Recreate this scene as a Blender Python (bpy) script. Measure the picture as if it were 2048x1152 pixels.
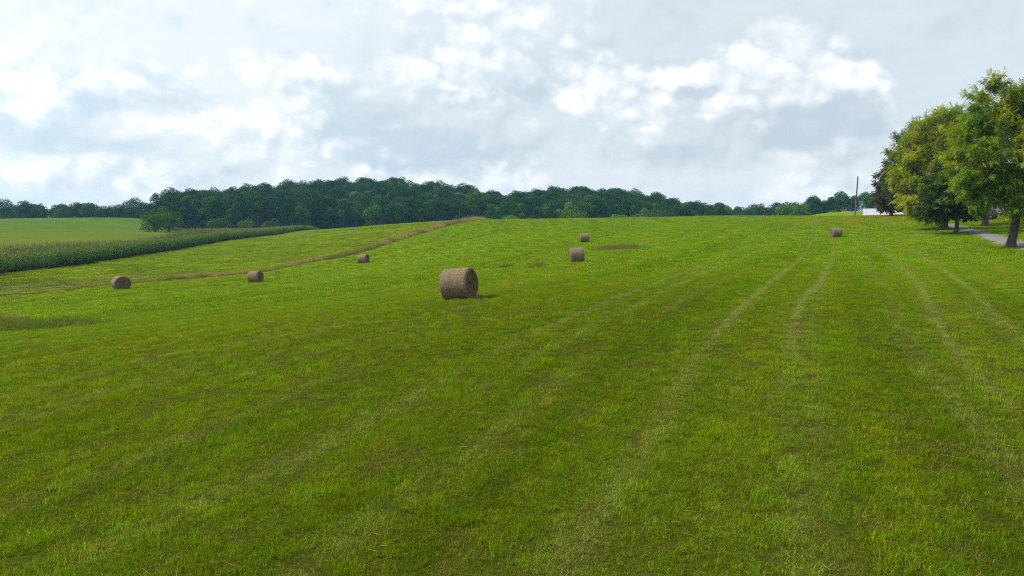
import bpy, bmesh, math
import numpy as np
from mathutils import Vector, Matrix

R = math.radians
scene = bpy.context.scene
for o in list(bpy.data.objects):
    bpy.data.objects.remove(o)

# ------------------------------------------------------------------ camera
F_PX = 1365.0            # focal length in pixels of the 2048 px wide photograph
HOR = 428.0              # row of the true horizon
PITCH = math.atan((576.0 - HOR) / F_PX)
cam_d = bpy.data.cameras.new('camera')
cam_d.sensor_width = 36.0
cam_d.lens = 36.0 * F_PX / 2048.0
cam_d.clip_start = 0.1
cam_d.clip_end = 8000.0
cam = bpy.data.objects.new('camera', cam_d)
scene.collection.objects.link(cam)
cam.location = (0, 0, 0)                      # the drone's lens is the origin, the field lies 3.75 m below
cam.rotation_euler = (R(90) - PITCH, 0, 0)
scene.camera = cam

# ------------------------------------------------------------------ light
SUN_AZ, SUN_EL = R(-84), R(46)                # azimuth from straight ahead (+Y), left is negative
S = Vector((math.sin(SUN_AZ) * math.cos(SUN_EL), math.cos(SUN_AZ) * math.cos(SUN_EL), math.sin(SUN_EL)))
sun_d = bpy.data.lights.new('sun', 'SUN')
sun_d.energy = 4.2
sun_d.angle = R(4)
sun_d.color = (1.0, 0.93, 0.80)
sun = bpy.data.objects.new('sun', sun_d)
scene.collection.objects.link(sun)
sun.rotation_euler = (-S).to_track_quat('-Z', 'Y').to_euler()

scene.view_settings.view_transform = 'Standard'
scene.view_settings.look = 'None'
scene.view_settings.exposure = 0.35
scene.view_settings.gamma = 1.0
scene.view_settings.use_curve_mapping = False
scene.render.engine = 'CYCLES'
cy = scene.cycles
cy.max_bounces = 4
cy.diffuse_bounces = 2
cy.glossy_bounces = 2
cy.transmission_bounces = 4
cy.volume_bounces = 0
cy.use_denoising = False
cy.filter_width = 1.05
cy.caustics_reflective = False
cy.caustics_refractive = False


def px_dir(px, py):
    """unit world direction of a pixel of the photograph"""
    x = (px - 1024.0) / F_PX
    u = -(py - 576.0) / F_PX
    c, s = math.cos(PITCH), math.sin(PITCH)
    d = np.array([x, c + u * s, -s + u * c])
    return d / np.linalg.norm(d)


# ------------------------------------------------------------------ sky
world = bpy.data.worlds.new('World')
scene.world = world
world.cycles.sampling_method = 'MANUAL'; world.cycles.sample_map_resolution = 256
world.use_nodes = True
wn, wl = world.node_tree.nodes, world.node_tree.links
wn.clear()


class NG:
    """small arithmetic layer over a node tree"""
    def __init__(s, tree):
        s.t = tree; s.n = tree.nodes; s.l = tree.links

    def put(s, sock, v):
        if isinstance(v, bpy.types.NodeSocket): s.l.new(v, sock)
        else: sock.default_value = v

    def m(s, op, a, b=0.0, c=0.0, clamp=False):
        n = s.n.new('ShaderNodeMath'); n.operation = op; n.use_clamp = clamp
        for i, v in enumerate((a, b, c)): s.put(n.inputs[i], v)
        return n.outputs[0]

    def v(s, op, a, b=(0, 0, 0)):
        n = s.n.new('ShaderNodeVectorMath'); n.operation = op
        s.put(n.inputs[0], a)
        if op == 'SCALE': s.put(n.inputs['Scale'], b)
        else: s.put(n.inputs[1], b)
        return n.outputs['Value'] if op in ('DOT_PRODUCT', 'LENGTH', 'DISTANCE') else n.outputs[0]

    def mix(s, f, a, b, blend='MIX'):
        n = s.n.new('ShaderNodeMix'); n.data_type = 'RGBA'; n.blend_type = blend
        s.put(n.inputs['Factor'], f)
        for k, v in ((6, a), (7, b)):
            if not isinstance(v, bpy.types.NodeSocket) and len(v) == 3: v = (*v, 1)
            s.put(n.inputs[k], v)
        return n.outputs[2]

    def noise(s, vec, scale, detail=6, rough=.55, dist=0.0, lac=2.0):
        n = s.n.new('ShaderNodeTexNoise')
        if vec is not None: s.put(n.inputs['Vector'], vec)
        n.inputs['Scale'].default_value = scale; n.inputs['Detail'].default_value = detail
        n.inputs['Roughness'].default_value = rough; n.inputs['Distortion'].default_value = dist
        n.inputs['Lacunarity'].default_value = lac
        return n.outputs[0]

    def ss(s, x, a, b):
        n = s.n.new('ShaderNodeMapRange'); n.interpolation_type = 'SMOOTHSTEP'
        s.put(n.inputs[0], x); n.inputs[1].default_value = a; n.inputs[2].default_value = b
        return n.outputs[0]

    def ramp(s, x, stops):
        n = s.n.new('ShaderNodeValToRGB'); s.put(n.inputs[0], x)
        e = n.color_ramp.elements
        while len(e) < len(stops): e.new(0.5)
        for k, (p, c) in enumerate(stops):
            e[k].position = p; e[k].color = (*c, 1) if len(c) == 3 else c
        return n.outputs[0]


g = NG(world.node_tree)
tc = wn.new('ShaderNodeTexCoord').outputs['Generated']
D = g.v('NORMALIZE', tc)
sep = wn.new('ShaderNodeSeparateXYZ'); wl.new(D, sep.inputs[0])
DX, DY, DZ = sep.outputs
AZ = g.m('ARCTAN2', DX, DY)
EL = g.m('ARCSINE', DZ)
sky = wn.new('ShaderNodeTexSky')
sky.sky_type = 'NISHITA'; sky.sun_disc = False
sky.sun_elevation = SUN_EL; sky.sun_rotation = SUN_AZ
sky.air_density = 1.2; sky.dust_density = 2.0; sky.ozone_density = 1.0
NISH = g.v('SCALE', sky.outputs[0], 0.085)

# clouds: big masses where the photograph has them (azimuth, elevation), broken up by noise
nwarp = wn.new('ShaderNodeTexNoise'); wl.new(D, nwarp.inputs['Vector'])
nwarp.inputs['Scale'].default_value = 9.0; nwarp.inputs['Detail'].default_value = 4.0; nwarp.inputs['Roughness'].default_value = .6
AE = wn.new('ShaderNodeCombineXYZ'); wl.new(AZ, AE.inputs[0]); wl.new(EL, AE.inputs[1])
wadd = wn.new('ShaderNodeVectorMath'); wadd.operation = 'MULTIPLY_ADD'
wl.new(nwarp.outputs['Color'], wadd.inputs[0]); wadd.inputs[1].default_value = (.16, .085, 0)
wl.new(g.v('ADD', AE.outputs[0], (-.08, -.0425, 0)), wadd.inputs[2])
W2 = wadd.outputs[0]


def blobs(lst):
    tot = None
    for px, py, rx, ry, amp in lst:
        d = px_dir(px, py)
        a, e = math.atan2(d[0], d[1]), math.asin(d[2])
        ka, ke = F_PX / rx * (1 + ((px - 1024) / F_PX) ** 2), F_PX / ry * (1 + ((px - 1024) / F_PX) ** 2) ** .5
        n = wn.new('ShaderNodeVectorMath'); n.operation = 'MULTIPLY_ADD'
        wl.new(W2, n.inputs[0]); n.inputs[1].default_value = (ka, ke, 0); n.inputs[2].default_value = (-a * ka, -e * ke, 0)
        q = g.v('DOT_PRODUCT', n.outputs[0], n.outputs[0])
        tot = g.m('MULTIPLY_ADD', g.m('POWER', .36788, q), amp, 0.0 if tot is None else tot)
    return tot


# heaped bright cloud
COVER = blobs([
    (1590, 128, 75, 52, .95), (1520, 165, 75, 60, .80), (1665, 160, 72, 56, .90), (1600, 205, 120, 55, .60),
    (965, 110, 70, 38, .70), (1090, 140, 120, 50, .65), (1020, 175, 150, 40, .35), (860, 150, 110, 40, .45), (1330, 160, 140, 50, .42), (1420, 135, 70, 40, .4),
    (130, 150, 170, 50, .60), (330, 135, 80, 28, .60), (410, 240, 100, 24, .65), (60, 225, 90, 50, .55),
    (600, 150, 140, 36, .50), (1270, 228, 50, 26, .55), (1400, 215, 80, 26, .5), (1190, 205, 45, 40, .50),
    (50, 330, 110, 34, .55), (640, 295, 170, 24, .50), (290, 352, 70, 22, .45), (760, 335, 60, 26, .45),
    (930, 14, 110, 34, .65), (1690, 370, 120, 34, .45), (980, 352, 70, 26, .4)])
# their grey undersides and the blue-grey sheets between them
GREY = blobs([
    (1630, 250, 110, 40, .95), (1710, 215, 50, 45, .75), (1570, 285, 80, 22, .60), (1380, 180, 75, 14, .85),
    (1285, 130, 45, 14, .50), (1020, 203, 130, 28, .60), (1135, 160, 40, 45, .40),
    (760, 265, 170, 48, .65), (640, 200, 70, 30, .45), (910, 310, 160, 32, .60), (190, 205, 75, 34, .75),
    (350, 185, 75, 24, .50), (240, 300, 150, 36, .50), (430, 352, 80, 16, .50), (120, 275, 110, 30, .40),
    (305, 365, 26, 9, .45), (760, 332, 30, 14, .45), (1400, 300, 180, 30, .40), (0, 235, 35, 35, .45), (110, 370, 140, 14, .40)])

PZ = wn.new('ShaderNodeCombineXYZ')
wl.new(DX, PZ.inputs[0]); wl.new(DY, PZ.inputs[1]); wl.new(g.m('MULTIPLY', DZ, 1.35), PZ.inputs[2])
P0 = PZ.outputs[0]
to_sun = np.array([S.x * .75, S.y, S.z * 1.35]); to_sun = to_sun / np.linalg.norm(to_sun)


def cloud_field(p, det):
    """cauliflower cloud relief"""
    big = g.noise(p, 6.0, det, .52)
    bil = g.m('ABSOLUTE', g.m('MULTIPLY_ADD', g.noise(p, 13.0, det - 2, .5), 2.0, -1.0))
    return g.m('MULTIPLY_ADD', big, 1.2, g.m('MULTIPLY_ADD', bil, .65, -.78))


n0 = cloud_field(P0, 6)
n1 = cloud_field(g.v('ADD', P0, tuple(to_sun * 0.020)), 4)
n2c = g.m('MULTIPLY_ADD', g.noise(g.v('ADD', P0, tuple(to_sun * 0.075)), 6.0, 2, .52), 1.2, -.60)
PS = wn.new('ShaderNodeCombineXYZ')
wl.new(DX, PS.inputs[0]); wl.new(DY, PS.inputs[1]); wl.new(g.m('MULTIPLY', DZ, 4.5), PS.inputs[2])
streak = g.noise(PS.outputs[0], 6.0, 5, .6)
dens = g.m('MULTIPLY_ADD', COVER, .85, g.m('MULTIPLY_ADD', g.ss(EL, .22, .03), .10, n0))
cl = g.ss(dens, .0, .36)
emb = g.m('ADD', g.m('MULTIPLY', g.m('SUBTRACT', n0, n1), 1.3), g.m('MULTIPLY', g.m('SUBTRACT', n0, n2c), .7))   # side towards the sun brighter
gsh = g.m('SUBTRACT', GREY, g.m('MULTIPLY', emb, .75))
grey = g.ss(gsh, -.06, .85)
# sun glare through the thin cloud
cosS = g.v('DOT_PRODUCT', D, tuple(S))
glare = g.m('MULTIPLY', g.m('POWER', g.m('MAXIMUM', cosS, 0.0), 1.5), 1.3, clamp=True)
veil = g.mix(glare, (.600, .680, .728), (.96, .98, 1.0))
base = g.mix(.86, NISH, veil)
base = g.mix(g.m('MULTIPLY', g.ss(streak, .40, .72), .45), base, g.mix(glare, (.64, .68, .71), (.95, .95, .95)))
low = g.ss(EL, .16, .0)
base = g.mix(g.m('MULTIPLY', low, .70), base, (.74, .77, .80))
white = g.mix(glare, (.850, .860, .870), (1.05, 1.05, 1.05))
gcol = g.mix(glare, (.415, .500, .575), (.50, .69, .82))
body = g.mix(glare, (.600, .660, .710), (.74, .85, .92))
cloud = g.mix(g.ss(emb, -.40, .30), body, white)
colr = g.mix(g.m('MULTIPLY', cl, .96), base, cloud)
colr = g.mix(g.m('MULTIPLY', grey, .76), colr, gcol)
bg = wn.new('ShaderNodeBackground')
wl.new(colr, bg.inputs['Color'])
bg.inputs['Strength'].default_value = 1.0
wo = wn.new('ShaderNodeOutputWorld')
wl.new(bg.outputs[0], wo.inputs['Surface'])

# ------------------------------------------------------------------ helpers
C = scene.collection
rng = np.random.default_rng(7)


def link(o, parent=None):
    C.objects.link(o)
    if parent is not None: o.parent = parent
    return o


def tag(o, label=None, cat=None, group=None, kind=None):
    if label: o['label'] = label
    if cat: o['category'] = cat
    if group: o['group'] = group
    if kind: o['kind'] = kind
    return o


def empty(name, loc, rz=0.0, label=None, cat=None, group=None):
    o = bpy.data.objects.new(name, None)
    o.empty_display_size = .3
    o.location = loc; o.rotation_euler = (0, 0, rz)
    link(o)
    return tag(o, label, cat, group)


def mesh_np(name, V, Q, mat=None, smooth=False, attrs=None):
    """mesh from arrays: V (n,3), Q (m,4) quads"""
    V = np.asarray(V, np.float32); Q = np.asarray(Q, np.int32)
    me = bpy.data.meshes.new(name)
    me.vertices.add(len(V)); me.vertices.foreach_set('co', V.ravel())
    k = Q.shape[1]
    me.loops.add(Q.size); me.loops.foreach_set('vertex_index', Q.ravel())
    me.polygons.add(len(Q))
    me.polygons.foreach_set('loop_start', np.arange(0, Q.size, k, dtype=np.int32))
    me.polygons.foreach_set('loop_total', np.full(len(Q), k, np.int32))
    me.polygons.foreach_set('use_smooth', np.full(len(Q), smooth, bool))
    for nm, arr in (attrs or {}).items():
        a = np.asarray(arr, np.float32)
        if a.ndim == 1:
            t = me.attributes.new(nm, 'FLOAT', 'POINT'); t.data.foreach_set('value', a)
        else:
            if a.shape[1] == 3: a = np.c_[a, np.ones(len(a), np.float32)]
            t = me.attributes.new(nm, 'FLOAT_COLOR', 'POINT'); t.data.foreach_set('color', a.ravel())
    me.update(calc_edges=True)
    if mat: me.materials.append(mat)
    return me


def obj(name, me, parent=None, loc=None):
    o = bpy.data.objects.new(name, me)
    link(o, parent)
    if loc is not None: o.location = loc
    return o


class MB:
    """collects boxes, tubes, lathes as quads for one mesh"""
    def __init__(s): s.V = []; s.Q = []; s.n = 0

    def add(s, V, Q):
        V = np.asarray(V, float); Q = np.asarray(Q, int)
        s.V.append(V); s.Q.append(Q + s.n); s.n += len(V)

    def box(s, c, h, rz=0.0):
        """box at centre c with half sizes h"""
        v = np.array([[x, y, z] for x in (-1, 1) for y in (-1, 1) for z in (-1, 1)]) * np.array(h)
        if rz:
            cc, sn = math.cos(rz), math.sin(rz)
            v = np.c_[v[:, 0] * cc - v[:, 1] * sn, v[:, 0] * sn + v[:, 1] * cc, v[:, 2]]
        s.add(v + np.array(c), [[0, 1, 3, 2], [4, 6, 7, 5], [0, 4, 5, 1], [2, 3, 7, 6], [0, 2, 6, 4], [1, 5, 7, 3]])

    def hexa(s, lo, hi):
        """eight corners: four of the lower, four of the upper face, counter-clockwise"""
        s.add(list(lo) + list(hi), [[3, 2, 1, 0], [4, 5, 6, 7], [0, 1, 5, 4], [1, 2, 6, 5], [2, 3, 7, 6], [3, 0, 4, 7]])

    def tube(s, pts, rad, k=8, cap=True, wob=None):
        pts = np.asarray(pts, float); n = len(pts); rad = np.broadcast_to(rad, (n,))
        t = np.gradient(pts, axis=0); t /= np.linalg.norm(t, axis=1)[:, None] + 1e-9
        ref = np.array([0.0, 0, 1]) if abs(t[:, 2]).mean() < .8 else np.array([1.0, 0, 0])
        a = np.cross(t, ref); a /= np.linalg.norm(a, axis=1)[:, None] + 1e-9
        b = np.cross(t, a)
        th = np.linspace(0, 2 * np.pi, k, endpoint=False)
        w = 1.0 if wob is None else wob
        ring = pts[:, None] + (rad[:, None] * w)[..., None] * (np.cos(th)[None, :, None] * a[:, None] + np.sin(th)[None, :, None] * b[:, None])
        V = ring.reshape(-1, 3)
        i, j = np.meshgrid(np.arange(n - 1), np.arange(k), indexing='ij')
        Q = np.stack([i * k + j, i * k + (j + 1) % k, (i + 1) * k + (j + 1) % k, (i + 1) * k + j], -1).reshape(-1, 4)
        s.add(V, Q)
        if cap:
            for e in (0, n - 1):
                idx = np.arange(k) + e * k
                base = s.n - n * k
                q = [[idx[m], idx[m + 1], idx[k - 2 - m], idx[k - 1 - m]] for m in range(k // 2 - 1)]
                s.Q.append(np.array(q) + base)

    def mesh(s, name, mat, smooth=False, attrs=None):
        return mesh_np(name, np.concatenate(s.V), np.concatenate(s.Q), mat, smooth, attrs)

    def build(s, name, mat, parent=None, smooth=False):
        return obj(name, s.mesh(name, mat, smooth), parent)


# ---- value noise on arrays
def vnoise(x, y, seed=0):
    xi, yi = np.floor(x).astype(np.int64), np.floor(y).astype(np.int64)
    fx, fy = x - xi, y - yi
    fx = fx * fx * (3 - 2 * fx); fy = fy * fy * (3 - 2 * fy)

    def h(a, b):
        k = (a * 374761393 + b * 668265263 + seed * 1442695041) & 0xffffffff
        k = ((k ^ (k >> 13)) * 1274126177) & 0xffffffff
        return ((k ^ (k >> 16)) & 0xffff) / 65535.0
    a = h(xi, yi) * (1 - fx) + h(xi + 1, yi) * fx
    b = h(xi, yi + 1) * (1 - fx) + h(xi + 1, yi + 1) * fx
    return a * (1 - fy) + b * fy


def fbm(x, y, seed=0, oct=4):
    t, a, s = 0, .5, 0
    for k in range(oct):
        t = t + a * vnoise(x * 2 ** k, y * 2 ** k, seed + k); s += a; a *= .5
    return t / s


def sstep(x, a, b):
    t = np.clip((x - a) / (b - a), 0, 1)
    return t * t * (3 - 2 * t)


# ------------------------------------------------------------------ terrain
def P(px, py, d):
    v = px_dir(px, py)
    return v * (d / v[1])


ctrl = []


def cp(px, py, d): ctrl.append(P(px, py, d))


def cz(px, d, z):
    ctrl.append(np.array([(px - 1024) / F_PX * d, d, z]))


for X, Y, Z in ((0, 8, -3.75), (-6, 8, -3.95), (6, 8, -3.6), (0, 15, -3.72), (-11, 15, -4.3), (11, 15, -3.45),
                (-20, 27, -5.2), (20, 27, -3.3), (8, 27, -3.5), (-9, 27, -4.3), (-22, 8, -4.7), (22, 8, -3.2)):
    ctrl.append(np.array([X, Y, Z], float))
for a in ((921, 597, 30.1), (1154, 524, 64), (1169, 484, 102), (728, 526.5, 102), (512, 566, 79), (243, 578, 73), (1671, 474, 97),
          (90, 652, 41), (0, 591, 66), (120, 583, 72), (300, 563, 85), (390, 555, 92), (529, 543, 99), (626, 523, 109),
          (675, 516, 113), (739, 499, 123), (797, 479, 138), (846, 465, 155), (895, 451, 175), (951, 441, 205),
          (0, 550, 80), (122, 535, 99), (250, 517, 118), (370, 498, 145), (500, 477, 190), (560, 470, 225), (630, 463, 285),
          (0, 487, 138), (0, 460, 210), (0, 441, 310), (150, 438, 315), (290, 465, 190), (290, 438, 315), (-150, 445, 310),
          (700, 458, 260), (780, 454, 245), (850, 449, 235),
          (960, 440, 215), (1060, 438.5, 205), (1170, 441, 225), (1300, 438, 215), (1440, 435, 205), (1550, 434.5, 190),
          (1620, 433.5, 172), (1700, 433, 160), (1800, 430, 150), (1850, 429, 145),
          (2022, 495, 62), (1912, 468, 88), (1970, 452, 105), (1890, 457, 96), (2000, 433, 118), (2100, 430, 120), (1900, 436, 130),
          (1170, 448, 172), (1300, 446, 165), (1440, 443, 158), (1550, 441.5, 148), (1620, 440, 140), (1060, 448, 165), (1300, 464, 120), (1550, 456, 112), (1700, 441, 135), (1800, 437, 128), (1420, 470, 105), (1420, 520, 58), (1800, 520, 56), (1250, 500, 80)):
    cp(*a)
for a in ((640, 340, -9), (700, 330, -9.5), (850, 320, -10), (960, 300, -10), (1060, 300, -10), (1170, 310, -10), (1300, 300, -9.5), (1440, 300, -8.5),
          (400, 300, -7.5), (500, 310, -8.0), (310, 370, -6.5), (150, 370, -7), (0, 370, -7), (-150, 370, -7),
          (310, 440, -6), (450, 440, -1), (600, 440, 3.5), (750, 445, 5.5), (900, 450, 3.5), (1000, 455, -0.5), (1080, 460, .0), (1180, 465, 1.5),
          (1300, 470, -3), (1400, 470, -8), (1500, 430, -10), (1560, 430, -9), (1550, 250, -4.5), (1620, 235, -4.0), (1640, 330, .2), (1700, 330, 1.0), (1780, 330, 1.2),
          (1720, 190, -3.4), (1760, 192, -3.4), (1820, 192, -3.4), (1700, 225, -3.5), (1900, 190, -3.0), (2050, 200, -2.5), (2050, 330, -2),
          (0, 700, -10), (400, 700, -6), (800, 700, -4), (1200, 700, -8), (1600, 700, -7), (2048, 700, -6), (0, 1500, -12), (1024, 1500, -12), (2048, 1500, -12)):
    cz(*a)
ctrl = np.array(ctrl)
AZ_LIM = R(44)


def uv(x, y):
    r = np.sqrt(x * x + y * y)
    az = np.arctan2(x, np.maximum(y, -r))
    return np.stack([np.clip(az, -AZ_LIM, AZ_LIM), np.log(np.clip(r, 7.5, 1500.0)) * .55], -1)


def tps_k(a, b):
    d2 = ((a[:, None] - b[None]) ** 2).sum(-1)
    return np.where(d2 > 0, .5 * d2 * np.log(d2 + 1e-12), 0)


_cu = uv(ctrl[:, 0], ctrl[:, 1])
_n = len(ctrl)
_A = np.zeros((_n + 3, _n + 3))
_A[:_n, :_n] = tps_k(_cu, _cu) + np.eye(_n) * 2e-5
_A[:_n, _n] = 1; _A[:_n, _n + 1:] = _cu
_A[_n:, :_n] = _A[:_n, _n:].T
_w = np.linalg.solve(_A, np.r_[ctrl[:, 2], 0, 0, 0])


def hz(x, y):
    """ground height"""
    x = np.asarray(x, float); y = np.asarray(y, float)
    sh = x.shape
    xf, yf = x.ravel(), y.ravel()
    out = np.empty(len(xf))
    for i in range(0, len(xf), 40000):
        u = uv(xf[i:i + 40000], yf[i:i + 40000])
        out[i:i + 40000] = tps_k(u, _cu) @ _w[:_n] + _w[_n] + u @ _w[_n + 1:]
    r = np.sqrt(xf * xf + yf * yf)
    k = sstep(r, 2.0, 9.0)
    out = -3.75 * (1 - k) + out * k
    out = out + (fbm(xf / 3.1, yf / 3.1, 5, 3) - .5) * .10 * sstep(r, 1, 12) + (fbm(xf / 14, yf / 14, 9, 2) - .5) * .16 * sstep(r, 10, 40)
    return out.reshape(sh)


def hz1(x, y): return float(hz(np.array([x]), np.array([y]))[0])


_T = np.exp(np.linspace(math.log(3.0), math.log(420.0), 900))


def hit(px, py):
    """first point of the ground seen at a pixel"""
    v = px_dir(px, py); v = v / v[1]
    p = _T[:, None] * v
    below = p[:, 2] < hz(p[:, 0], p[:, 1])
    i = int(np.argmax(below)) if below.any() else len(_T) - 1
    a, b = _T[max(i - 1, 0)], _T[i]
    for _ in range(12):
        m = .5 * (a + b); q = m * v
        if q[2] < hz1(q[0], q[1]): b = m
        else: a = m
    q = b * v
    return np.array([q[0], q[1], hz1(q[0], q[1])])


def line_hits(pts): return np.array([hit(*p) for p in pts])


def seg_dist(x, y, pl):
    """distance to a polyline in plan, and the signed side"""
    best = np.full(x.shape, 1e9); side = np.zeros(x.shape)
    for a, b in zip(pl[:-1], pl[1:]):
        d = b[:2] - a[:2]; L2 = d @ d + 1e-9
        t = np.clip(((x - a[0]) * d[0] + (y - a[1]) * d[1]) / L2, 0, 1)
        ex, ey = x - a[0] - t * d[0], y - a[1] - t * d[1]
        q = np.sqrt(ex * ex + ey * ey)
        m = q < best
        best = np.where(m, q, best)
        side = np.where(m, np.sign(ex * d[1] - ey * d[0]), side)
    return best, side


# boundary lines in plan
strip = np.array([P(*a)[:2] for a in ((-260, 612, 58), (-120, 602, 61), (0, 590, 66), (120, 582, 72), (300, 562, 85), (390, 554, 92), (529, 542, 99),
                  (626, 522, 109), (675, 515, 113), (739, 498, 123), (797, 478, 138), (846, 464, 155), (895, 450, 175), (951, 440, 206), (985, 439, 235), (1000, 440, 300))])
corn_edge = np.array([P(*a)[:2] for a in ((-220, 580, 62), (-100, 562, 71), (0, 550, 80), (122, 535, 99), (250, 517, 118), (370, 498, 145), (500, 477, 190), (560, 470, 225), (630, 463, 285), (660, 463, 330))])
corn_back = np.array([P(*a)[:2] for a in ((-300, 500, 86), (-100, 492, 97), (0, 490, 106), (120, 484, 121), (290, 470, 143), (360, 466, 172), (440, 462, 220), (560, 462, 275), (600, 462, 300))])
drive = line_hits([(2140, 512), (2090, 501), (2048, 490), (2000, 478), (1960, 466), (1930, 458), (1908, 451.5), (1893, 448)])[:, :2]
TRACKS = [line_hits(t)[:, :2] for t in (
    [(1640, 442), (1628, 462), (1620, 490), (1590, 530), (1545, 562), (1500, 600), (1440, 660), (1390, 720), (1350, 800), (1320, 850), (1270, 930), (1200, 1020), (1120, 1140)],
    [(1662, 478), (1668, 500), (1660, 530), (1640, 570), (1605, 600), (1590, 640), (1580, 700), (1575, 750), (1570, 800), (1580, 900), (1590, 1000), (1600, 1140)],
    [(1712, 440), (1730, 470), (1790, 520), (1830, 560), (1850, 590), (1885, 670), (1940, 735), (2000, 795), (2060, 840)],
    [(1620, 440), (1560, 466), (1500, 490), (1420, 525), (1330, 560), (1250, 590), (1130, 640), (1000, 700), (820, 800), (600, 920)],
    [(1650, 440), (1600, 462), (1540, 490), (1450, 530), (1370, 565), (1290, 602), (1170, 660), (1030, 740)],
    [(800, 640), (640, 655), (480, 690), (330, 707), (220, 735), (100, 770), (-60, 810)],
    [(900, 650), (700, 680), (560, 703), (430, 745), (330, 762), (200, 800), (0, 860)],
    [(1760, 440), (1800, 480), (1870, 530), (1930, 570), (2000, 640), (2070, 700)])]
TR_AMP = [1.0, .9, .85, .6, .5, .55, .5, .6]


def bands(x, y):
    """windrow bands that follow the tractor's lines"""
    t = TRACKS[0]; o = np.argsort(t[:, 1])
    cx = np.interp(y, t[o, 1], t[o, 0])
    return x - cx


WEEDS = []      # (x, y, half length, half width, angle, kind)
for (px, py, L, Wd, ang) in ((1235, 497, 2.9, 3.6, -.5), (1075, 534, .9, 1.5, 0), (1015, 534, .7, 1.0, 0), (75, 655, 3.4, 3.0, -.35), (-5, 645, 1.3, 1.8, 0)):
    q = hit(px, py); WEEDS.append((q[0], q[1], L, Wd, ang))


def weed_mask(x, y):
    m = np.zeros(x.shape)
    for (wx, wy, L, Wd, a) in WEEDS[:5]:
        c, s = math.cos(a), math.sin(a)
        u = ((x - wx) * c + (y - wy) * s) / L; w = (-(x - wx) * s + (y - wy) * c) / Wd
        m = np.maximum(m, 1 - sstep(u * u + w * w + (fbm(x * .8, y * .8, 31, 3) - .5) * 1.0, .5, 1.2))
    return m


def zones(x, y):
    ds, ss_ = seg_dist(x, y, strip)
    dc, sc_ = seg_dist(x, y, corn_edge)
    db, sb_ = seg_dist(x, y, corn_back)
    hay = ss_ > 0                      # right of the strip
    corn = (sc_ < 0) & (sb_ > 0)
    far = (sc_ < 0) & ~corn
    field2 = ~hay & (sc_ >= 0)
    dd, sd = seg_dist(x, y, drive)
    return dict(ds=ds, dc=dc, db=db, hay=hay, corn=corn, far=far, field2=field2, dd=dd, sd=sd)


HAY = np.array((.138, .242, .0015)); LUSH = np.array((.112, .222, .0015)); YEL = np.array((.200, .250, .002)); PALE = np.array((.205, .270, .012))
F2 = np.array((.165, .240, .006)); FAR = np.array((.105, .185, .022)); SOIL = np.array((.030, .026, .008)); LITTER = np.array((.030, .035, .012))


def tint_at(x, y, z=None):
    """colour of the herbage at plan points, pale track sheen included; also how worn it is (tracks)"""
    z = zones(x, y) if z is None else z
    b = bands(x, y)
    n1 = fbm(b / .9 + 7, y / 16.0, 11, 4); n2 = fbm(x / 1.3, y / 1.3, 12, 4); n3 = fbm(x / 25.0, y / 25.0, 13, 3)
    n4 = fbm(b / .4 + 3, y / 5.0, 14, 4)
    c = HAY + (LUSH - HAY) * sstep(n1, .42, .7)[:, None]
    c = c + (YEL - c) * (sstep(n4, .45, .75) * .55)[:, None]
    c = c + (YEL - c) * (sstep(n3, .5, .75) * .15)[:, None]
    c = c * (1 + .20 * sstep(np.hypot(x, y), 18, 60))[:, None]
    bn = fbm(b / 1.6 + 40, y / 60.0, 21, 3)
    hayf = (z['hay'] & (z['dd'] > 2)).astype(float)
    c = c + (PALE - c) * (sstep(bn, .50, .75) * .45 * hayf)[:, None]
    c = c * (1 - .14 * sstep(.48 - bn, 0, .2) * hayf)[:, None]
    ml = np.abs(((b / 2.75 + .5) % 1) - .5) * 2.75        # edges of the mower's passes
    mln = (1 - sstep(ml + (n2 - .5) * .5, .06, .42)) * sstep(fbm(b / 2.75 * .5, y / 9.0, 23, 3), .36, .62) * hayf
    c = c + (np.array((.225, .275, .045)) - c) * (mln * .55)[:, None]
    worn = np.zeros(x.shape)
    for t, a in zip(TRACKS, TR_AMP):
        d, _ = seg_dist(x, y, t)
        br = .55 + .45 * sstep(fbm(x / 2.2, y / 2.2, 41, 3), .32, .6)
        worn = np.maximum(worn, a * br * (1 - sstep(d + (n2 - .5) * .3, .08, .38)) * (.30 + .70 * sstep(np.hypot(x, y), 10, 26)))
    c = c + (np.array((.235, .285, .055)) - c) * (worn * .75)[:, None]  # worn tracks, with the sheen of flattened blades put into the tint
    # sun-bleached corner on the brow at the right
    q = np.exp(-(((x - 77) / 20) ** 2 + ((y - 132) / 24) ** 2))
    c = c + (np.array((.270, .260, .010)) - c) * (q * (.45 + .5 * sstep(fbm(x / 2.5, y / 6.0, 51, 3), .45, .65)))[:, None]
    f2 = z['field2']; c[f2] = F2 * (.82 + .4 * n1[f2])[:, None]
    edge = f2 & (z['ds'] < 7) & (y < 100)
    c[edge] = c[edge] * .55 + np.array((.17, .165, .07)) * .45
    ff = z['far']; fb = fbm(x / 45.0 + 3, y / 7.0, 15, 4); fs = fbm(x / 9.0, y / 2.2, 16, 4)
    c[ff] = FAR * (.66 + .42 * fb[ff] + .26 * fs[ff])[:, None]
    c[ff] = c[ff] + (np.array((.165, .185, .020)) - c[ff]) * (.6 * (1 - sstep(y[ff], 130, 240)))[:, None]
    wm = weed_mask(x, y)
    c = c + (np.array((.140, .150, .035)) - c) * (wm * .7)[:, None]
    return c, worn, wm, n2


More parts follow.
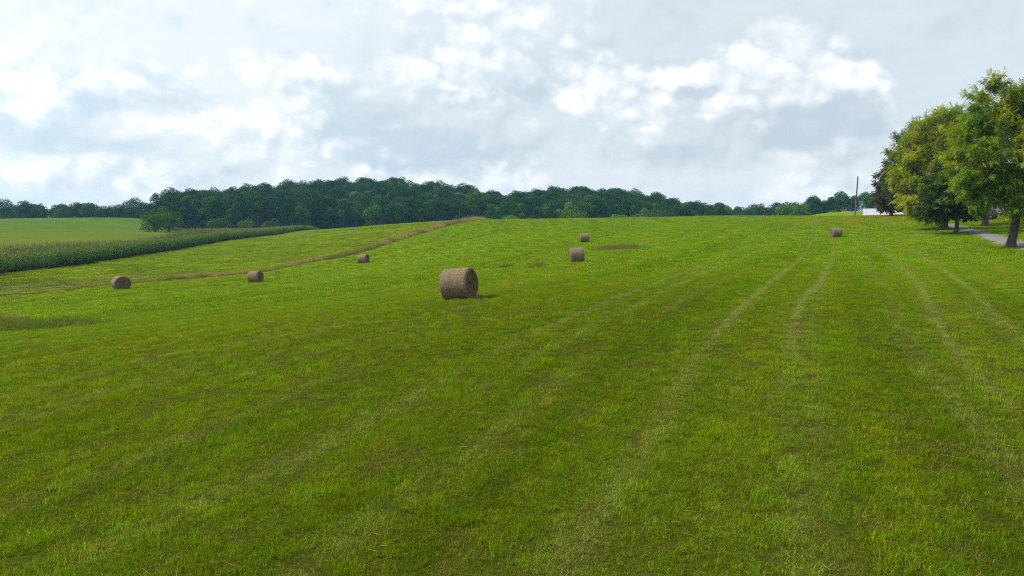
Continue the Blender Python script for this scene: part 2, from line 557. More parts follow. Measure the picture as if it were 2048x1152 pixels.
# ground sheet: rings round the camera, fine where the photograph looks
front = np.arange(-R(50), R(50), R(.22))
back = np.arange(R(50), 2 * math.pi - R(50) + 1e-6, R(5))
azs = np.r_[front, back]
rs = np.r_[0.6, 1.5, 2.6, np.exp(np.arange(math.log(3.6), math.log(1500.0), .019)), 1500.0]
rr, aa = np.meshgrid(rs, azs, indexing='ij')
gx, gy = (rr * np.sin(aa)).ravel(), (rr * np.cos(aa)).ravel()
gzv = hz(gx, gy)
zz = zones(gx, gy)
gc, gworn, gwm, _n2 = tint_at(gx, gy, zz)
rflat = np.sqrt(gx ** 2 + gy ** 2)
soil_mix = np.clip(.80 - .60 * sstep(rflat, 15, 110), 0, 1)
gc = gc * (1 - soil_mix)[:, None] + SOIL * soil_mix[:, None]
gc[zz['corn']] = SOIL * .8
wood_floor = sstep(rflat, 285, 300) * sstep(gx / np.maximum(gy, 1), -.51, -.49) * (gy > 0)
gc = gc + (LITTER - gc) * (wood_floor * (1 - sstep(rflat, 900, 1300)) * .8 * (gx / np.maximum(gy, 1) < .36))[:, None]
nr, na = len(rs), len(azs)
i, j = np.meshgrid(np.arange(nr - 1), np.arange(na), indexing='ij')
GQ = np.stack([i * na + j, i * na + (j + 1) % na, (i + 1) * na + (j + 1) % na, (i + 1) * na + j], -1).reshape(-1, 4)[:, ::-1]


# ------------------------------------------------------------------ materials
def mat_new(name):
    m = bpy.data.materials.new(name); m.use_nodes = True
    m.node_tree.nodes.clear()
    h = NG(m.node_tree)
    return m, h


def finish(m, h, shader):
    o = h.n.new('ShaderNodeOutputMaterial'); h.l.new(shader, o.inputs['Surface']); return m


def principled(h, col, rough=.8, spec=.3, metal=0.0, normal=None):
    b = h.n.new('ShaderNodeBsdfPrincipled')
    h.put(b.inputs['Base Color'], (*col, 1) if isinstance(col, tuple) and len(col) == 3 else col)
    h.put(b.inputs['Roughness'], rough); h.put(b.inputs['Specular IOR Level'], spec); b.inputs['Metallic'].default_value = metal
    if normal is not None: h.l.new(normal, b.inputs['Normal'])
    return b.outputs[0]


def attr(h, name, kind='GEOMETRY'):
    a = h.n.new('ShaderNodeAttribute'); a.attribute_name = name; a.attribute_type = kind
    return a


def bump(h, height, strength=.5, dist=.05):
    b = h.n.new('ShaderNodeBump'); b.inputs['Strength'].default_value = strength; b.inputs['Distance'].default_value = dist
    h.l.new(height, b.inputs['Height']); return b.outputs[0]


def pos(h): return h.n.new('ShaderNodeNewGeometry').outputs['Position']


def leafy(h, col, transl=.4, gloss=0.0):
    """thin leaf: reflects and lets light through"""
    a = h.n.new('ShaderNodeBsdfDiffuse'); h.put(a.inputs['Color'], col)
    t = h.n.new('ShaderNodeBsdfTranslucent'); h.put(t.inputs['Color'], h.mix(1.0, col, (1.15, 1.1, .5), 'MULTIPLY'))
    mx = h.n.new('ShaderNodeMixShader'); mx.inputs[0].default_value = transl
    h.l.new(a.outputs[0], mx.inputs[1]); h.l.new(t.outputs[0], mx.inputs[2])
    if not gloss: return mx.outputs[0]
    gl = h.n.new('ShaderNodeBsdfGlossy'); gl.inputs['Roughness'].default_value = .45
    m2 = h.n.new('ShaderNodeMixShader'); m2.inputs[0].default_value = gloss
    h.l.new(mx.outputs[0], m2.inputs[1]); h.l.new(gl.outputs[0], m2.inputs[2])
    return m2.outputs[0]


def diffuse(h, col, normal=None):
    a = h.n.new('ShaderNodeBsdfDiffuse'); h.put(a.inputs['Color'], col)
    if normal is not None: h.l.new(normal, a.inputs['Normal'])
    return a.outputs[0]


def simple(name, col, rough=.7, spec=.3, metal=0.0, nscale=8.0, namp=.25, bstr=.0):
    m, h = mat_new(name)
    n = h.noise(h.n.new('ShaderNodeTexCoord').outputs['Object'], nscale, 5, .6)
    lo, hi = tuple(c * (1 - namp) for c in col), tuple(min(1, c * (1 + namp)) for c in col)
    cc = h.mix(n, lo, hi)
    return finish(m, h, principled(h, cc, rough, spec, metal, bump(h, n, bstr, .02) if bstr else None))


m, h = mat_new('field_ground')
a = attr(h, 'tint')
p = pos(h)
nA = h.noise(p, 3.0, 8, .65); nB = h.noise(p, 14.0, 6, .7); nC = h.noise(p, .35, 5, .6)
cc = h.mix(h.ss(nB, .35, .75), h.mix(1.0, a.outputs['Color'], (.62, .62, .55), 'MULTIPLY'), h.mix(1.0, a.outputs['Color'], (1.28, 1.25, 1.3), 'MULTIPLY'))
cc = h.mix(h.m('MULTIPLY', h.ss(nA, .55, .8), .5), cc, h.mix(1.0, cc, (1.35, 1.1, .8), 'MULTIPLY'))
cc = h.mix(h.m('MULTIPLY', nC, .35), cc, h.mix(1.0, cc, (.75, .8, .7), 'MULTIPLY'))
M_GROUND = finish(m, h, diffuse(h, cc, bump(h, nB, .8, .06)))

m, h = mat_new('grass_blades')
ti = attr(h, 'tint', 'INSTANCER'); bl = attr(h, 'blade'); dr = attr(h, 'dry')
cc = h.mix(1.0, ti.outputs['Color'], bl.outputs['Color'], 'MULTIPLY')
cc = h.mix(dr.outputs['Fac'], cc, (.30, .235, .085))
M_GRASS = finish(m, h, leafy(h, cc, .42))


def leaf_mat(name, transl=.38, vary=.25, gloss=0.0):
    m, h = mat_new(name)
    a = attr(h, 'tint'); rnd = h.n.new('ShaderNodeObjectInfo').outputs['Random']
    cc = h.mix(rnd, h.mix(1.0, a.outputs['Color'], (1 - vary, 1 - vary * .8, 1 - vary * .5), 'MULTIPLY'), h.mix(1.0, a.outputs['Color'], (1 + vary, 1 + vary, 1 + vary * .4), 'MULTIPLY'))
    return finish(m, h, leafy(h, cc, transl, gloss))


M_LEAF = leaf_mat('walnut_leaves', .50, .06, .02)
M_WOODLEAF = leaf_mat('woodland_leaves', .12, .38)
M_CORN = leaf_mat('corn_leaves', .3, .2, .02)


def bark_mat(name, c0, c1):
    m, h = mat_new(name)
    t = h.n.new('ShaderNodeTexCoord').outputs['Object']
    mp = h.n.new('ShaderNodeMapping'); mp.inputs['Scale'].default_value = (9, 9, 1.6); h.l.new(t, mp.inputs[0])
    n = h.noise(mp.outputs[0], 1.6, 8, .65, .3)
    cc = h.mix(h.ss(n, .3, .7), c0, c1)
    return finish(m, h, principled(h, cc, .9, .15, 0, bump(h, n, 1.0, .05)))


M_BARK = bark_mat('bark', (.035, .028, .022), (.13, .105, .085))

# ------------------------------------------------------------------ setting
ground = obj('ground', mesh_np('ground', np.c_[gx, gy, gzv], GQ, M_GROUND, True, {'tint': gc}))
tag(ground, 'rolling green farmland with mown hay field and crop fields', 'ground', kind='structure')

m, h = mat_new('gravel')
p = pos(h)
n0_ = h.noise(p, 1.2, 6, .6); n1_ = h.noise(p, 25, 4, .7)
vo = h.n.new('ShaderNodeTexVoronoi'); vo.inputs['Scale'].default_value = 22; h.l.new(p, vo.inputs['Vector'])
cc = h.mix(n0_, (.11, .107, .105), (.20, .197, .20)); cc = h.mix(h.m('MULTIPLY', n1_, .6), cc, (.16, .155, .15))
M_GRAVEL = finish(m, h, principled(h, cc, .95, .15, 0, bump(h, vo.outputs['Distance'], .7, .03)))


def ribbon(pl, width, step=.8):
    seg = np.linalg.norm(np.diff(pl, axis=0), axis=1); L = np.r_[0, np.cumsum(seg)]
    t = np.arange(0, L[-1], step)
    # smooth the polyline
    x, y = np.interp(t, L, pl[:, 0]), np.interp(t, L, pl[:, 1])
    k = np.ones(9) / 9
    xs = np.convolve(np.pad(x, 4, 'edge'), k, 'valid'); ys = np.convolve(np.pad(y, 4, 'edge'), k, 'valid')
    dx, dy = np.gradient(xs), np.gradient(ys); q = np.hypot(dx, dy)
    return xs, ys, -dy / q, dx / q


xs, ys, nx, ny = ribbon(drive, 3.4)
us = np.linspace(-1, 1, 9)
wob = 1 + (fbm(np.arange(len(xs)) / 3.0, np.zeros(len(xs)), 77, 3) - .5) * .35
vx = xs[:, None] + nx[:, None] * us * 1.4 * wob[:, None]; vy = ys[:, None] + ny[:, None] * us * 1.4 * wob[:, None]
vz = hz(vx, vy) + .07 - .05 * np.abs(us) ** 3 + .03 * np.cos(us * 4)[None]
k = len(us); i, j = np.meshgrid(np.arange(len(xs) - 1), np.arange(k - 1), indexing='ij')
DQ = np.stack([i * k + j, i * k + j + 1, (i + 1) * k + j + 1, (i + 1) * k + j], -1).reshape(-1, 4)
dr_o = obj('gravel_drive', mesh_np('gravel_drive', np.c_[vx.ravel(), vy.ravel(), vz.ravel()], DQ, M_GRAVEL, True))
tag(dr_o, 'pale gravel farm drive passing between the shade trees', 'drive', kind='structure')

# ------------------------------------------------------------------ scattered herbage (uncountable)
SRC = {}


def source_collection(name, meshes):
    col = bpy.data.collections.new(name)
    for k, me in enumerate(meshes):
        col.objects.link(bpy.data.objects.new('%s_%02d' % (name, k), me))
    return col


def scatter(name, pts, rot, scl, idx, tint, col, label, cat):
    me = bpy.data.meshes.new(name)
    n = len(pts)
    me.vertices.add(n); me.vertices.foreach_set('co', np.asarray(pts, np.float32).ravel())
    for nm, ty, key, arr in (('rot', 'FLOAT_VECTOR', 'vector', rot), ('scl', 'FLOAT_VECTOR', 'vector', scl), ('tint', 'FLOAT_COLOR', 'color', np.c_[tint, np.ones(n)])):
        at = me.attributes.new(nm, ty, 'POINT'); at.data.foreach_set(key, np.asarray(arr, np.float32).ravel())
    at = me.attributes.new('idx', 'INT', 'POINT'); at.data.foreach_set('value', np.asarray(idx, np.int32))
    o = obj(name, me)
    ng = bpy.data.node_groups.new(name, 'GeometryNodeTree')
    ng.interface.new_socket('Geometry', in_out='INPUT', socket_type='NodeSocketGeometry')
    ng.interface.new_socket('Geometry', in_out='OUTPUT', socket_type='NodeSocketGeometry')
    gi, go = ng.nodes.new('NodeGroupInput'), ng.nodes.new('NodeGroupOutput')
    ip = ng.nodes.new('GeometryNodeInstanceOnPoints'); ci = ng.nodes.new('GeometryNodeCollectionInfo')
    ci.inputs['Collection'].default_value = col
    ci.inputs['Separate Children'].default_value = True; ci.inputs['Reset Children'].default_value = True

    def na_(nm, ty):
        q = ng.nodes.new('GeometryNodeInputNamedAttribute'); q.data_type = ty; q.inputs['Name'].default_value = nm
        return q.outputs['Attribute']
    ng.links.new(gi.outputs[0], ip.inputs['Points']); ng.links.new(ci.outputs[0], ip.inputs['Instance'])
    ip.inputs['Pick Instance'].default_value = True
    ng.links.new(na_('idx', 'INT'), ip.inputs['Instance Index'])
    ng.links.new(na_('rot', 'FLOAT_VECTOR'), ip.inputs['Rotation'])
    ng.links.new(na_('scl', 'FLOAT_VECTOR'), ip.inputs['Scale'])
    ng.links.new(ip.outputs[0], go.inputs[0])
    md = o.modifiers.new('scatter', 'NODES'); md.node_group = ng
    tag(o, label, cat, kind='stuff')
    return o


def grass_patch(seed, n, half, hmean, width, lean=(.15, 1.0), dry=.06, dryl=1.0):
    r = np.random.default_rng(seed)
    x, y = r.uniform(-half, half, n), r.uniform(-half, half, n)
    # blades stand in tussocks
    k = max(3, n // 14); tx, ty = r.uniform(-half, half, k), r.uniform(-half, half, k)
    q = r.integers(0, k, n); mt = r.random(n) < .6
    x = np.where(mt, tx[q] + r.normal(0, half * .10, n), x); y = np.where(mt, ty[q] + r.normal(0, half * .10, n), y)
    hgt = hmean * np.exp(r.normal(0, .35, n)); ln = r.uniform(*lean, n); az = r.uniform(0, 2 * np.pi, n)
    w = width * r.uniform(.6, 1.4, n)
    dx, dy = np.cos(az), np.sin(az); tw = az + np.pi / 2 + r.normal(0, .5, n)
    sx, sy = np.cos(tw) * w / 2, np.sin(tw) * w / 2
    m1 = hgt * .55; a1 = ln * .45
    mx, my, mz = x + dx * m1 * np.sin(a1), y + dy * m1 * np.sin(a1), m1 * np.cos(a1)
    a2 = np.minimum(ln * 1.35, 1.9); m2 = hgt * .5
    ex, ey, ez = mx + dx * m2 * np.sin(a2), my + dy * m2 * np.sin(a2), mz + m2 * np.cos(a2)
    ez = np.maximum(ez, .008)
    o = np.zeros(n) - .015
    V = np.stack([np.c_[x - sx, y - sy, o], np.c_[x + sx, y + sy, o], np.c_[mx + sx * .8, my + sy * .8, mz], np.c_[mx - sx * .8, my - sy * .8, mz],
                  np.c_[ex + sx * .12, ey + sy * .12, ez], np.c_[ex - sx * .12, ey - sy * .12, ez]], 1).reshape(-1, 3)
    b = np.arange(n)[:, None] * 6
    Q = np.concatenate([b + np.array([[0, 1, 2, 3]]), b + np.array([[3, 2, 4, 5]])])
    base = np.exp(r.normal(-.04, .36, (n, 1))) * np.exp(r.normal(0, .10, (n, 3)))
    isdry = np.where(r.random(n) < dry, r.uniform(.4, 1, n), r.uniform(0, .03, n))
    return mesh_np('grass_patch', V, Q, M_GRASS, False, {'blade': np.repeat(base, 6, 0), 'dry': np.repeat(isdry, 6)})


def straw_patch(seed, n, half):
    """cut stems left lying"""
    r = np.random.default_rng(seed)
    x, y, az = r.uniform(-half, half, n), r.uniform(-half, half, n), r.uniform(0, 2 * np.pi, n)
    L = r.uniform(.08, .34, n); w = r.uniform(.0015, .0032, n); z = r.uniform(.02, .075, n); dz = r.normal(0, .035, n)
    dx, dy = np.cos(az) * L / 2, np.sin(az) * L / 2; sx, sy = -np.sin(az) * w, np.cos(az) * w
    V = np.stack([np.c_[x - dx - sx, y - dy - sy, z], np.c_[x - dx + sx, y - dy + sy, z + .002], np.c_[x + dx + sx, y + dy + sy, z + dz + .002], np.c_[x + dx - sx, y + dy - sy, z + dz]], 1).reshape(-1, 3)
    Q = np.arange(n * 4).reshape(-1, 4)
    return mesh_np('straw_patch', V, Q, M_GRASS, False, {'blade': np.ones((n * 4, 3)), 'dry': np.repeat(r.uniform(.55, 1, n), 4)})


def clover_patch(seed, n, half, hmean, leaf):
    """low broad-leaved crop"""
    r = np.random.default_rng(seed)
    x, y = r.uniform(-half, half, n), r.uniform(-half, half, n)
    z = hmean * r.uniform(.4, 1.15, n) * (.7 + .6 * fbm(x / half * 2 + seed, y / half * 2, seed, 2))
    T = np.array([[-.5, 0, 0], [0, -.42, .08], [.5, 0, 0], [0, .42, .08]])
    V, Q = place(T, np.array([[0, 1, 2, 3]]), np.c_[x, y, z], np.c_[r.normal(0, 1, n), r.normal(0, 1, n), r.normal(.1, .45, n)], r, leaf * r.uniform(.6, 1.4, n), flat=.8)
    base = np.exp(r.normal(0, .22, (n, 1))) * np.exp(r.normal(0, .06, (n, 3)))
    return mesh_np('clover_patch', V, Q, M_GRASS, False, {'blade': np.repeat(base, 4, 0), 'dry': np.repeat(r.uniform(0, .12, n), 4)})


def place(T, TQ, pos_, dirs, r, scl, flat=0.0):
    """copies of a leaf template: x axis along dirs, random roll (flat keeps the blade facing up)"""
    n = len(pos_)
    a = dirs / (np.linalg.norm(dirs, axis=1)[:, None] + 1e-9)
    ref = r.normal(0, 1, (n, 3)) * (1 - flat) + np.array([0, 0, 1.0]) * flat * 2
    b = np.cross(ref, a); b /= np.linalg.norm(b, axis=1)[:, None] + 1e-9
    c = np.cross(a, b)
    Mx = np.stack([a, b, c], 1) * np.asarray(scl)[:, None, None]
    V = np.einsum('vk,nkj->nvj', T, Mx) + pos_[:, None]
    k = len(T)
    Q = (np.arange(n) * k)[:, None, None] + TQ[None]
    return V.reshape(-1, 3), Q.reshape(-1, 4)


near_src = [grass_patch(100 + k, 190, .165, .062, .0040, lean=(.25, 1.5), dry=.08) for k in range(5)] + \
           [grass_patch(120 + k, 160, .165, .078, .0044, lean=(.15, 1.15), dry=.03) for k in range(2)] + \
           [grass_patch(130 + k, 150, .165, .046, .0038, lean=(.7, 1.5), dry=.30) for k in range(2)] + \
           [straw_patch(140 + k, 5, .25) for k in range(2)]
near_col = source_collection('grass_near', near_src)
far_src = [grass_patch(150 + k, 240, .62, .10, .017, dry=.05) for k in range(5)] + \
          [grass_patch(160 + k, 220, .62, .07, .016, lean=(.7, 1.4), dry=.22) for k in range(2)]
far_col = source_collection('grass_far', far_src)


def cells(ymin, ymax, step, seed, azl=R(43)):
    r = np.random.default_rng(seed)
    xm = ymax * math.tan(azl)
    X, Y = np.meshgrid(np.arange(-xm, xm, step), np.arange(ymin, ymax, step))
    x, y = X.ravel(), Y.ravel()
    m = np.abs(x) < (y + 4) * math.tan(azl)
    x, y = x[m], y[m]
    return x + r.uniform(-.5, .5, len(x)) * step, y + r.uniform(-.5, .5, len(y)) * step, r


def lay_grass(name, ymin, ymax, step, seed, col, nvar, far, label, overlap=1):
    X, Y = [], []
    for q in range(overlap):
        x, y, r = cells(ymin, ymax, step, seed + q)
        X.append(x); Y.append(y)
    x, y = np.concatenate(X), np.concatenate(Y)
    z = zones(x, y)
    keep = z['hay'] & (z['dd'] > 1.35) & (y < 260)
    x, y = x[keep], y[keep]; z = {k: v[keep] for k, v in z.items()}
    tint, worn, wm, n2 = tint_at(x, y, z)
    n = len(x)
    lush = fbm(x / .8, y / .8, 61, 4); bare = fbm(x / .55, y / .55, 62, 3)
    idx = r.integers(0, 5, n)
    if not far:
        idx = np.where(lush + r.normal(0, .08, n) > .68, r.integers(5, 7, n), idx)
        idx = np.where((worn > .42) | (bare < .30), r.integers(7, 9, n), idx)
        idx = np.where(r.random(n) < .035, r.integers(9, 11, n), idx)
        drypatch = fbm(x / .7 + 9, y / .7, 63, 4); idx = np.where(drypatch > .66, r.integers(7, 9, n), idx)
        tint = tint * (1 + .15 * (lush - .5))[:, None]
        tint = tint + (np.array((.15, .135, .03)) - tint) * (sstep(drypatch, .60, .76) * .45)[:, None]
    else:
        idx = np.where(worn > .35, r.integers(5, 7, n), idx)
    s = (.80 + .38 * lush) * r.uniform(.75, 1.2, n) * (1 - .3 * worn)
    s = s * (1 + 1.0 * wm)
    hole = (not far) & (bare < .27)
    ok = ~hole | (r.random(n) < .35)
    tint = tint * np.exp(r.normal(0, .13, (n, 1))) * np.exp(r.normal(0, .05, (n, 3)))
    x, y, s, idx, tint, bare = x[ok], y[ok], s[ok], idx[ok], tint[ok], bare[ok]
    n = len(x)
    rot = np.c_[r.normal(0, .05, n), r.normal(0, .05, n), r.uniform(0, 6.283, n)]
    return scatter(name, np.c_[x, y, hz(x, y)], rot, np.c_[np.ones(n), np.ones(n), s], idx, tint, col, label, 'grass')


lay_grass('grass', 3.5, 17, .22, 201, near_col, 11, False, 'short mown grass in the foreground of the hay field', 1)
lay_grass('grass', 17, 48, .27, 211, near_col, 11, False, 'short mown grass around the nearest round bale', 1)
lay_grass('grass', 48, 245, 1.0, 221, far_col, 7, True, 'mown grass of the far hay field up to the brow', 1)

# pressed grass in the wheel tracks, the sheen of flat blades tinted in
TX, TY, TA = [], [], []
for t_, a_ in zip(TRACKS, TR_AMP):
    sg = np.linalg.norm(np.diff(t_, axis=0), axis=1); Lc = np.r_[0, np.cumsum(sg)]
    q = np.arange(0, Lc[-1], .16)
    x0, y0 = np.interp(q, Lc, t_[:, 0]), np.interp(q, Lc, t_[:, 1])
    kq = np.ones(25) / 25
    x0 = np.convolve(np.pad(x0, 12, 'edge'), kq, 'valid'); y0 = np.convolve(np.pad(y0, 12, 'edge'), kq, 'valid')
    for w_ in range(2):
        TX.append(x0 + rng.normal(0, .08, len(q))); TY.append(y0 + rng.normal(0, .08, len(q))); TA.append(np.full(len(q), a_))
x, y, ta = np.concatenate(TX), np.concatenate(TY), np.concatenate(TA)
rq = np.hypot(x, y)
br = sstep(fbm(x / 2.6, y / 2.6, 43, 3), .30, .58)
m_ = (rq > 7) & (rq < 230) & (rng.random(len(x)) < ta * (.25 + .75 * br) * (.40 + .50 * sstep(rq, 9, 28)))
x, y, ta, rq = x[m_], y[m_], ta[m_], rq[m_]
n = len(x)
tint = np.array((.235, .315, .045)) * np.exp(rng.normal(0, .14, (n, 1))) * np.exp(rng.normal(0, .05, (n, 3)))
hs = np.interp(rq, [8, 30, 50, 90, 200], [.9, 1.2, 2.2, 3.2, 3.6])
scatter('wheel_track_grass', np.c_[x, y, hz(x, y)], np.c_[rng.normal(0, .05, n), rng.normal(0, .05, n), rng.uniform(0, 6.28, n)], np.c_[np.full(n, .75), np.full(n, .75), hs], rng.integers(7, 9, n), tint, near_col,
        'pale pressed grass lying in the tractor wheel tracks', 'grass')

# ------------------------------------------------------------------ hay bales
m, h = mat_new('bale_wrap')
tcO = h.n.new('ShaderNodeTexCoord').outputs['Object']
mp = h.n.new('ShaderNodeMapping'); mp.inputs['Scale'].default_value = (5, 30, 30); h.l.new(tcO, mp.inputs[0])
ns = h.noise(mp.outputs[0], 2.2, 8, .75, .6); nl = h.noise(tcO, 2.2, 4, .6); nf = h.noise(tcO, 60, 4, .8)
cc = h.mix(h.ss(ns, .36, .66), (.032, .022, .012), (.31, .232, .155))
cc = h.mix(h.m('MULTIPLY', nl, .45), cc, (.175, .130, .095))
cc = h.mix(h.m('MULTIPLY', h.ss(nf, .5, .75), .6), cc, (.42, .32, .225))
wv_ = h.n.new('ShaderNodeTexWave'); wv_.bands_direction = 'X'; wv_.inputs['Scale'].default_value = 3.1; wv_.inputs['Distortion'].default_value = 1.5; h.l.new(tcO, wv_.inputs['Vector'])
cc = h.mix(h.m('MULTIPLY', wv_.outputs['Fac'], .14), cc, (.14, .10, .07))
M_WRAP = finish(m, h, principled(h, cc, .9, .2, 0, bump(h, ns, .9, .03)))
m, h = mat_new('bale_end')
tcO = h.n.new('ShaderNodeTexCoord').outputs['Object']
sp = h.n.new('ShaderNodeSeparateXYZ'); h.l.new(tcO, sp.inputs[0])
rad = h.m('SQRT', h.m('ADD', h.m('MULTIPLY', sp.outputs[1], sp.outputs[1]), h.m('MULTIPLY', sp.outputs[2], sp.outputs[2])))
nd = h.noise(tcO, 6, 6, .7)
rings = h.m('SINE', h.m('ADD', h.m('MULTIPLY', rad, 62.0), h.m('MULTIPLY', nd, 9.0)))
nf = h.noise(tcO, 28, 7, .75, .8)
cc = h.mix(h.ss(nf, .35, .7), (.045, .028, .014), (.26, .185, .105))
cc = h.mix(h.m('MULTIPLY', h.ss(rings, -.3, .9), .35), cc, (.09, .06, .03))
M_END = finish(m, h, principled(h, cc, .95, .1, 0, bump(h, nf, 1.0, .05)))
m, h = mat_new('loose_straw')
rn = h.n.new('ShaderNodeNewGeometry').outputs['Random Per Island']
M_STRAW = finish(m, h, principled(h, h.mix(rn, (.12, .085, .045), (.45, .36, .22)), .8, .25))


def bale_mesh(seed, L=1.25, Rr=.745):
    r = np.random.default_rng(seed)
    nu, nt = 40, 72
    u = np.linspace(-1, 1, nu); th = np.linspace(0, 2 * np.pi, nt, endpoint=False)
    U, T = np.meshgrid(u, th, indexing='ij')
    prof = 1 - .085 * np.clip((np.abs(U) - .86) / .14, 0, 1) ** 2.2
    lump = 1 + .03 * (fbm(T * 2.2 + 9 + seed, U * 2.0 + 5, seed, 3) - .5) + .025 * (fbm(np.cos(T) * 9 + 20, U * 9 + np.sin(T) * 9 + 30, seed + 3, 3) - .5)
    rad = Rr * prof * lump
    Y, Z = rad * np.cos(T), rad * np.sin(T)
    Z = np.where(Z < -.80 * Rr, -.80 * Rr + (Z + .80 * Rr) * .55, Z) * .985
    Y = Y * 1.012
    X = U * L / 2
    return X, Y, Z


def make_bale(seed, L=1.25):
    X, Y, Z = bale_mesh(seed, L)
    nu, nt = X.shape
    zmin = Z.min()
    Z = Z - zmin
    i, j = np.meshgrid(np.arange(nu - 1), np.arange(nt), indexing='ij')
    Q = np.stack([i * nt + j, i * nt + (j + 1) % nt, (i + 1) * nt + (j + 1) % nt, (i + 1) * nt + j], -1).reshape(-1, 4)[:, ::-1]
    side = mesh_np('wrapped_side', np.c_[X.ravel(), Y.ravel(), Z.ravel() + zmin], Q, M_WRAP, True)
    ends = []
    r = np.random.default_rng(seed + 50)
    straw = MB()
    for e in (0, nu - 1):
        sgn = -1 if e == 0 else 1
        rim = np.c_[X[e], Y[e], Z[e] + zmin]
        ks = np.r_[np.linspace(1, .10, 13), .02]
        VV = []
        for k_, s_ in enumerate(ks):
            ring = rim * np.array([1, s_, s_])
            ring[:, 0] = rim[:, 0] + sgn * ((.028 * math.sin(s_ * 40) + .02 if 0 < k_ < 13 else 0) + (0 if k_ == 0 else r.normal(0, .010, nt)) - .02 * (1 - s_))
            VV.append(ring)
        V = np.concatenate(VV); kk = len(ks)
        i, j = np.meshgrid(np.arange(kk - 1), np.arange(nt), indexing='ij')
        q = np.stack([i * nt + j, i * nt + (j + 1) % nt, (i + 1) * nt + (j + 1) % nt, (i + 1) * nt + j], -1).reshape(-1, 4)
        ends.append(mesh_np('end_face', V, q if sgn > 0 else q[:, ::-1], M_END, True))
        # frayed straws on the end
        n = 420
        rad = .74 * np.sqrt(r.random(n)); th = r.uniform(0, 2 * np.pi, n)
        c = np.c_[np.full(n, sgn * (L / 2 + .012)), rad * np.cos(th), np.clip(rad * np.sin(th), -.66, .74)]
        d = np.c_[np.abs(r.normal(0, .25, n)) * sgn, -np.sin(th) + r.normal(0, .5, n), np.cos(th) + r.normal(0, .5, n)]
        d /= np.linalg.norm(d, axis=1)[:, None]; d *= r.uniform(.05, .16, (n, 1))
        w = np.cross(d, r.normal(0, 1, (n, 3))); w /= np.linalg.norm(w, axis=1)[:, None]; w *= .004
        straw.add(np.stack([c - w, c + w, c + d + w, c + d - w], 1).reshape(-1, 3), np.arange(4 * n).reshape(-1, 4))
    n = 900
    u = r.uniform(-.97, .97, n); th = r.uniform(0, 2 * np.pi, n)
    rad = .752
    c = np.c_[u * L / 2, rad * np.cos(th) * 1.01, np.maximum(rad * np.sin(th) * .985, -.66)]
    nn_ = np.c_[np.zeros(n), np.cos(th), np.sin(th)]; tg = np.c_[np.zeros(n), -np.sin(th), np.cos(th)]
    d = tg * r.normal(0, 1, (n, 1)) + nn_ * np.abs(r.normal(0, .12, (n, 1))) + np.c_[r.normal(0, .6, n), np.zeros(n), np.zeros(n)]
    d /= np.linalg.norm(d, axis=1)[:, None]; d *= r.uniform(.04, .12, (n, 1))
    w = np.cross(d, nn_); w /= np.linalg.norm(w, axis=1)[:, None] + 1e-9; w *= .003
    straw.add(np.stack([c - w, c + w, c + d + w, c + d - w], 1).reshape(-1, 3), np.arange(4 * n).reshape(-1, 4))
    # wisps fallen on the stubble
    n = 260
    x_, y_ = r.normal(0, .55, n), np.where(r.random(n) < .5, 1, -1) * r.uniform(.45, .95, n)
    az = r.uniform(0, 6.28, n); d = np.c_[np.cos(az), np.sin(az), r.uniform(.0, .35, n)] * r.uniform(.1, .25, (n, 1))
    c = np.c_[x_, y_, zmin + r.uniform(.02, .10, n)]; w = np.c_[-np.sin(az), np.cos(az), np.zeros(n)] * .005
    straw.add(np.stack([c - w, c + w, c + d + w, c + d - w], 1).reshape(-1, 3), np.arange(4 * n).reshape(-1, 4))
    st = straw.mesh('loose_straw', M_STRAW)
    return side, ends, st, -zmin


BALES = (
    # px, py(bottom), depth, end turned to the camera (+ right / - left), angle, size, label
    (921, 597, 30.1, 1, 24, 1.0, 1, 'large round hay bale nearest the camera, in the middle of the field'),
    (512, 566, 79.0, 1, 33, 1.0, 2, 'round hay bale right of the end-on bale, below the dry grass strip'),
    (728, 526.5, 102.0, 1, 27, 1.0, 3, 'small round hay bale close in front of the dry grass strip'),
    (243, 578, 73.0, 1, 72, 1.03, 4, 'leftmost round hay bale, turned end-on with its dark straw face showing'),
    (1154, 524, 64.0, -1, 9, 1.0, 5, 'side-on round hay bale just left of the brown weed patch'),
    (1169, 484, 102.0, -1, 6, 1.0, 6, 'small side-on round hay bale above the brown weed patch'),
    (1671, 474, 97.0, -1, 23, 1.0, 7, 'rightmost round hay bale, left end showing, below the wooden pole'))
for px, py, d, side_, ang, sc_, seed, lab in BALES:
    q = P(px, py, d)
    view = math.atan2(q[0], q[1])
    sd_, en_, st_, up = make_bale(seed)
    rz = -view - side_ * R(ang)
    e = empty('hay_bale', (q[0], q[1], hz1(q[0], q[1]) - .05), rz, lab, 'hay bale', 'round hay bales on the mown field')
    e.scale = (sc_, sc_ * (1.08, 1.0, .97, 1.02, 1.07, .98, 1.03, 1.0)[seed % 8] if seed != 4 else sc_ * 1.09, sc_ * (1.0, 1.0, 1.01, .97, .98, 1.02, .98, 1.0)[seed % 8])
    # settle on the slope
    ex = np.array([math.cos(rz), math.sin(rz)])
    dz = (hz1(q[0] + ex[0] * .6, q[1] + ex[1] * .6) - hz1(q[0] - ex[0] * .6, q[1] - ex[1] * .6)) / 1.2
    e.rotation_euler = (0, -math.atan(dz), rz)
    obj('wrapped_side', sd_, e, (0, 0, up))
    for me in en_: obj('end_face', me, e, (0, 0, up))
    tag(obj('loose_straw', st_, e, (0, 0, up)), kind='stuff')

